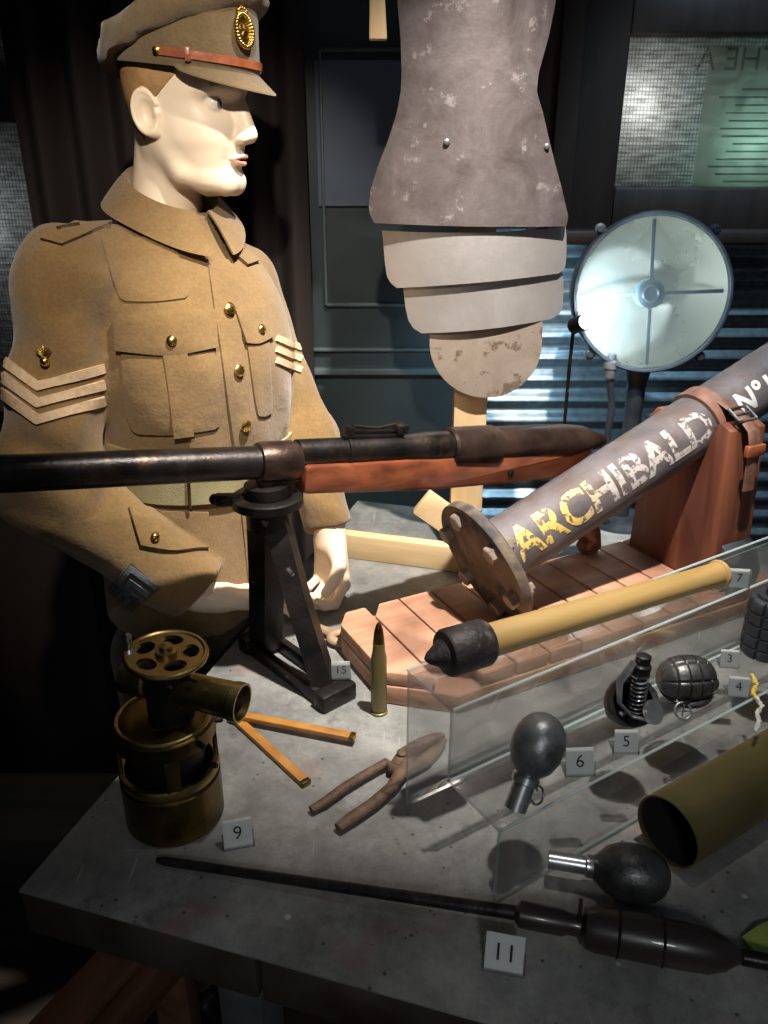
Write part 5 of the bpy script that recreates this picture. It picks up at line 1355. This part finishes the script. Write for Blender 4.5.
for s in (-1, 1):
    ec = hw_((.0642, .0305*s, .0130)); e_ = B().sphere(ec, .0131*HS, n=28, m=18).build('eye', M['eyew'], mq)
    gz = (Hf+Hl*.02*s-UP*.03).normalized()
    B().lathe([(.001, .0), (.0050, -.0012), (.0052, -.0016), (.001, -.003)], ec+gz*.0137*HS, gz, 24).build('iris', M['iris'], e_)
    B().lathe([(.0002, .0006), (.0025, .0003), (.0026, -.0002), (.001, -.001)], ec+gz*.0137*HS, gz, 20).build('pupil', M['pupil'], e_)

# ---- cap
cap = thing('cap', None, None, hw_((0, 0, .07))); cap.parent = mq; cap.location = V(hw_((0, 0, .07)))-V(mq.location); cap.empty_display_size = .02
def cp_(x, y, z): return hw_((x, y, z))
def ringpt(a, s, z, tl, puff=0.):
    x = .008+.108*s*math.cos(a); y = .0855*s*math.sin(a); return x, y, z+tl*x
def ring_surface(name, rows, m, n=112, th=0., noise_=0., parent=cap):
    vs = []; k = len(rows)
    for (s, z, tl) in rows:
        for i in range(n):
            a = 2*math.pi*i/n; q = ringpt(a, s, z, tl)
            q = V(q)
            if noise_ and s > .2:
                w_ = noise_*(min(1, (s-.2)/.6)); q += V((math.cos(a), math.sin(a), .7))*w_*(mnoise.noise(V((q.x*22, q.y*22, z*30)))+.5*mnoise.noise(V((q.x*50, q.y*50, 3+z*40))))
            vs.append(cp_(*q))
    fs = [(j*n+i, j*n+(i+1) % n, (j+1)*n+(i+1) % n, (j+1)*n+i) for j in range(k-1) for i in range(n)]
    fs += [tuple(range(n))[::-1], tuple((k-1)*n+i for i in range(n))] if rows[-1][0] < .3 else [((k-1)*n+i, (k-1)*n+(i+1) % n, (i+1) % n, i) for i in range(n)]
    return raw(name, vs, fs, m, parent, True, 60)
ring_surface('band', [(1.0, .060, -.12), (1.012, .062, -.12), (1.015, .080, .10), (1.03, .097, .33), (1.0, .096, .33), (.97, .080, .10)], M['wool_cap'])
rows = [(.98, .088, .33), (1.04, .089, .34), (1.12, .093, .35), (1.18, .101, .35), (1.20, .110, .35), (1.19, .119, .34), (1.12, .130, .33), (.95, .140, .31), (.7, .146, .29), (.4, .148, .28), (.12, .148, .27)]
ring_surface('crown', rows, M['wool_cap'], noise_=.009)
# peak
def peak():
    n, k = 56, 12; vs = []
    for s in (0, 1):
        for j in range(k):
            v = j/(k-1)
            for i in range(n):
                a = R(-72)+R(144)*i/(n-1); c = math.cos(a*90/72*1.0) ; ext = .024*max(0, c)**.65*v
                x = .008+.109*math.cos(a)+ext*math.cos(a*.55); y = .0865*math.sin(a)+ext*math.sin(a*.55)*.9
                z = .060-.12*x+.003-ext*.85-.004*(1-math.cos(a))*v - .0022*s
                vs.append(cp_(x, y, z))
    o = n*k; fs = []
    for s in (0, 1): fs += [(s*o+j*n+i, s*o+j*n+i+1, s*o+(j+1)*n+i+1, s*o+(j+1)*n+i) for j in range(k-1) for i in range(n-1)]
    for i in range(n-1): fs += [(i, i+1, o+i+1, o+i), ((k-1)*n+i, (k-1)*n+i+1, o+(k-1)*n+i+1, o+(k-1)*n+i)]
    for j in range(k-1): fs += [(j*n, (j+1)*n, o+(j+1)*n, o+j*n), (j*n+n-1, (j+1)*n+n-1, o+(j+1)*n+n-1, o+j*n+n-1)]
    return raw('peak', vs, fs, M['wool_cap'], cap, True, 60)
peak()
def strap():
    n = 80; vs = []; fs = []
    for i in range(n):
        a = R(-86)+R(172)*i/(n-1)
        for (s, dz) in ((1.022, -.0055), (1.045, -.005), (1.048, .005), (1.028, .0055)):
            x, y, z = ringpt(a, s, .0765, -.13); vs.append(cp_(x, y, z+dz))
    for i in range(n-1):
        for k in range(4): fs.append((i*4+k, i*4+(k+1) % 4, (i+1)*4+(k+1) % 4, (i+1)*4+k))
    fs += [(0, 1, 2, 3), tuple((n-1)*4+k for k in (3, 2, 1, 0))]
    return raw('chin_strap', vs, fs, M['leather'], cap, True, 40)
strap()
for a in (R(-62), R(40)):
    q = V(ringpt(a, 1.05, .0765, -.13)); nrm = (Hf*math.cos(a)+Hl*math.sin(a)); tn = UP.cross(nrm)
    B().box(cp_(*q), (.007, .0035, .0145), (tn, nrm, UP), bev=.001).build('strap_slider', M['leather'], cap)
q = V(ringpt(R(-84), 1.045, .0765, -.13)); nrm = (Hf*math.cos(R(-84))+Hl*math.sin(R(-84))); B().lathe([(.004, 0), (.004, .002), (.001, .0035)], cp_(*q), nrm, 16).build('strap_button', M['gold'], cap)
# cap badge : oval wreath with a crown on top
aB = R(-16); q = V(ringpt(aB, 1.04, .102, 0)); nrm = (Hf*math.cos(aB)+Hl*math.sin(aB)+UP*.1).normalized(); bx_ = UP.cross(nrm).normalized(); by_ = nrm.cross(bx_)
bc2 = cp_(*q)+nrm*.002; b = B()
for i in range(30):
    t = 2*math.pi*i/30; c = bc2+bx_*(.0125*math.cos(t))+by_*(.0165*math.sin(t)-.002); b.sphere(c+nrm*.001, .0030, n=8, m=6)
b.ring(bc2-by_*.002, .0075, .0012, nrm, 28, 8)
for i in range(5):
    t = R(90)+R(72)*i; b.tube([bc2-by_*.002, bc2-by_*.002+bx_*(.006*math.cos(t))+by_*(.006*math.sin(t))+nrm*.001], [.0025, .001], 8)
b.lathe([(.013, 0), (.013, .001), (.0005, .0012)], bc2-by_*.002-nrm*.0005, nrm, 28)
for i in range(5): b.sphere(bc2+by_*(.018+.002*math.cos((i-2)*.9))+bx_*(i-2)*.003+nrm*.001, .0026, n=8, m=6)
b.sphere(bc2+by_*.0235+nrm*.001, .002, n=8, m=6)
b.build('cap_badge', M['gold'], cap)

# ================================================================== LIGHTS
def spot(name, loc, tgt, e, col, ang, blend, r=.03):
    l = bpy.data.lights.new(name, 'SPOT'); l.energy = e; l.color = col; l.spot_size = R(ang); l.spot_blend = blend; l.shadow_soft_size = r
    o = bpy.data.objects.new(name, l); COL.objects.link(o); o.location = loc
    o.rotation_euler = (V(tgt)-V(loc)).to_track_quat('-Z', 'Y').to_euler(); return o
def pt(name, loc, e, col, r=.03):
    l = bpy.data.lights.new(name, 'POINT'); l.energy = e; l.color = col; l.shadow_soft_size = r
    o = bpy.data.objects.new(name, l); COL.objects.link(o); o.location = loc; return o
spot('mannequin_spot', (-.05, .06, 2.10), (-.26, 1.08, 1.42), 52, (1, .90, .76), 38, .7, .02)
spot('table_spot', (.25, .60, 2.35), (.10, 1.12, 1.05), 235, (1, .95, .87), 52, .9, .02)
spot('led', spx+aim*.03, lc+bk*.06+V((.03, 0, 0)), 7, (.70, .88, 1), 120, .5, .008)
spot('front_fill', (.15, -.6, 1.75), (.12, .62, .9), 11, (.95, .97, 1), 44, .8, .08)
spot('wash', (.55, 1.0, 2.4), (.58, 1.56, 1.0), 44, (.5, .78, 1), 48, .9, .05)
spot('led_back', spx+V((-.03, .06, -.02)), spx+V((-.03, .3, -.18)), 3.5, (.55, .82, 1), 150, .6, .01)
pt('outside', (.455, WY+.09, 1.61), 2.4, (.9, .95, 1), .02)  # added points close behind the panes, to make the glass glow in spots
pt('outside', (.67, WY+.10, 1.55), 2.8, (.45, .95, .92), .02)
pt('outside', (-.76, WY+.12, 1.42), 1.6, (.75, .88, 1), .03)
wd = bpy.data.worlds.new('world'); scn.world = wd; wd.use_nodes = True
wd.node_tree.nodes['Background'].inputs[0].default_value = (.75, .85, 1, 1); wd.node_tree.nodes['Background'].inputs[1].default_value = .05
vs_ = scn.view_settings; vs_.view_transform = 'Standard'; vs_.look = 'None'; vs_.gamma = 1; vs_.exposure = 0
try: vs_.use_curve_mapping = False
except Exception: pass
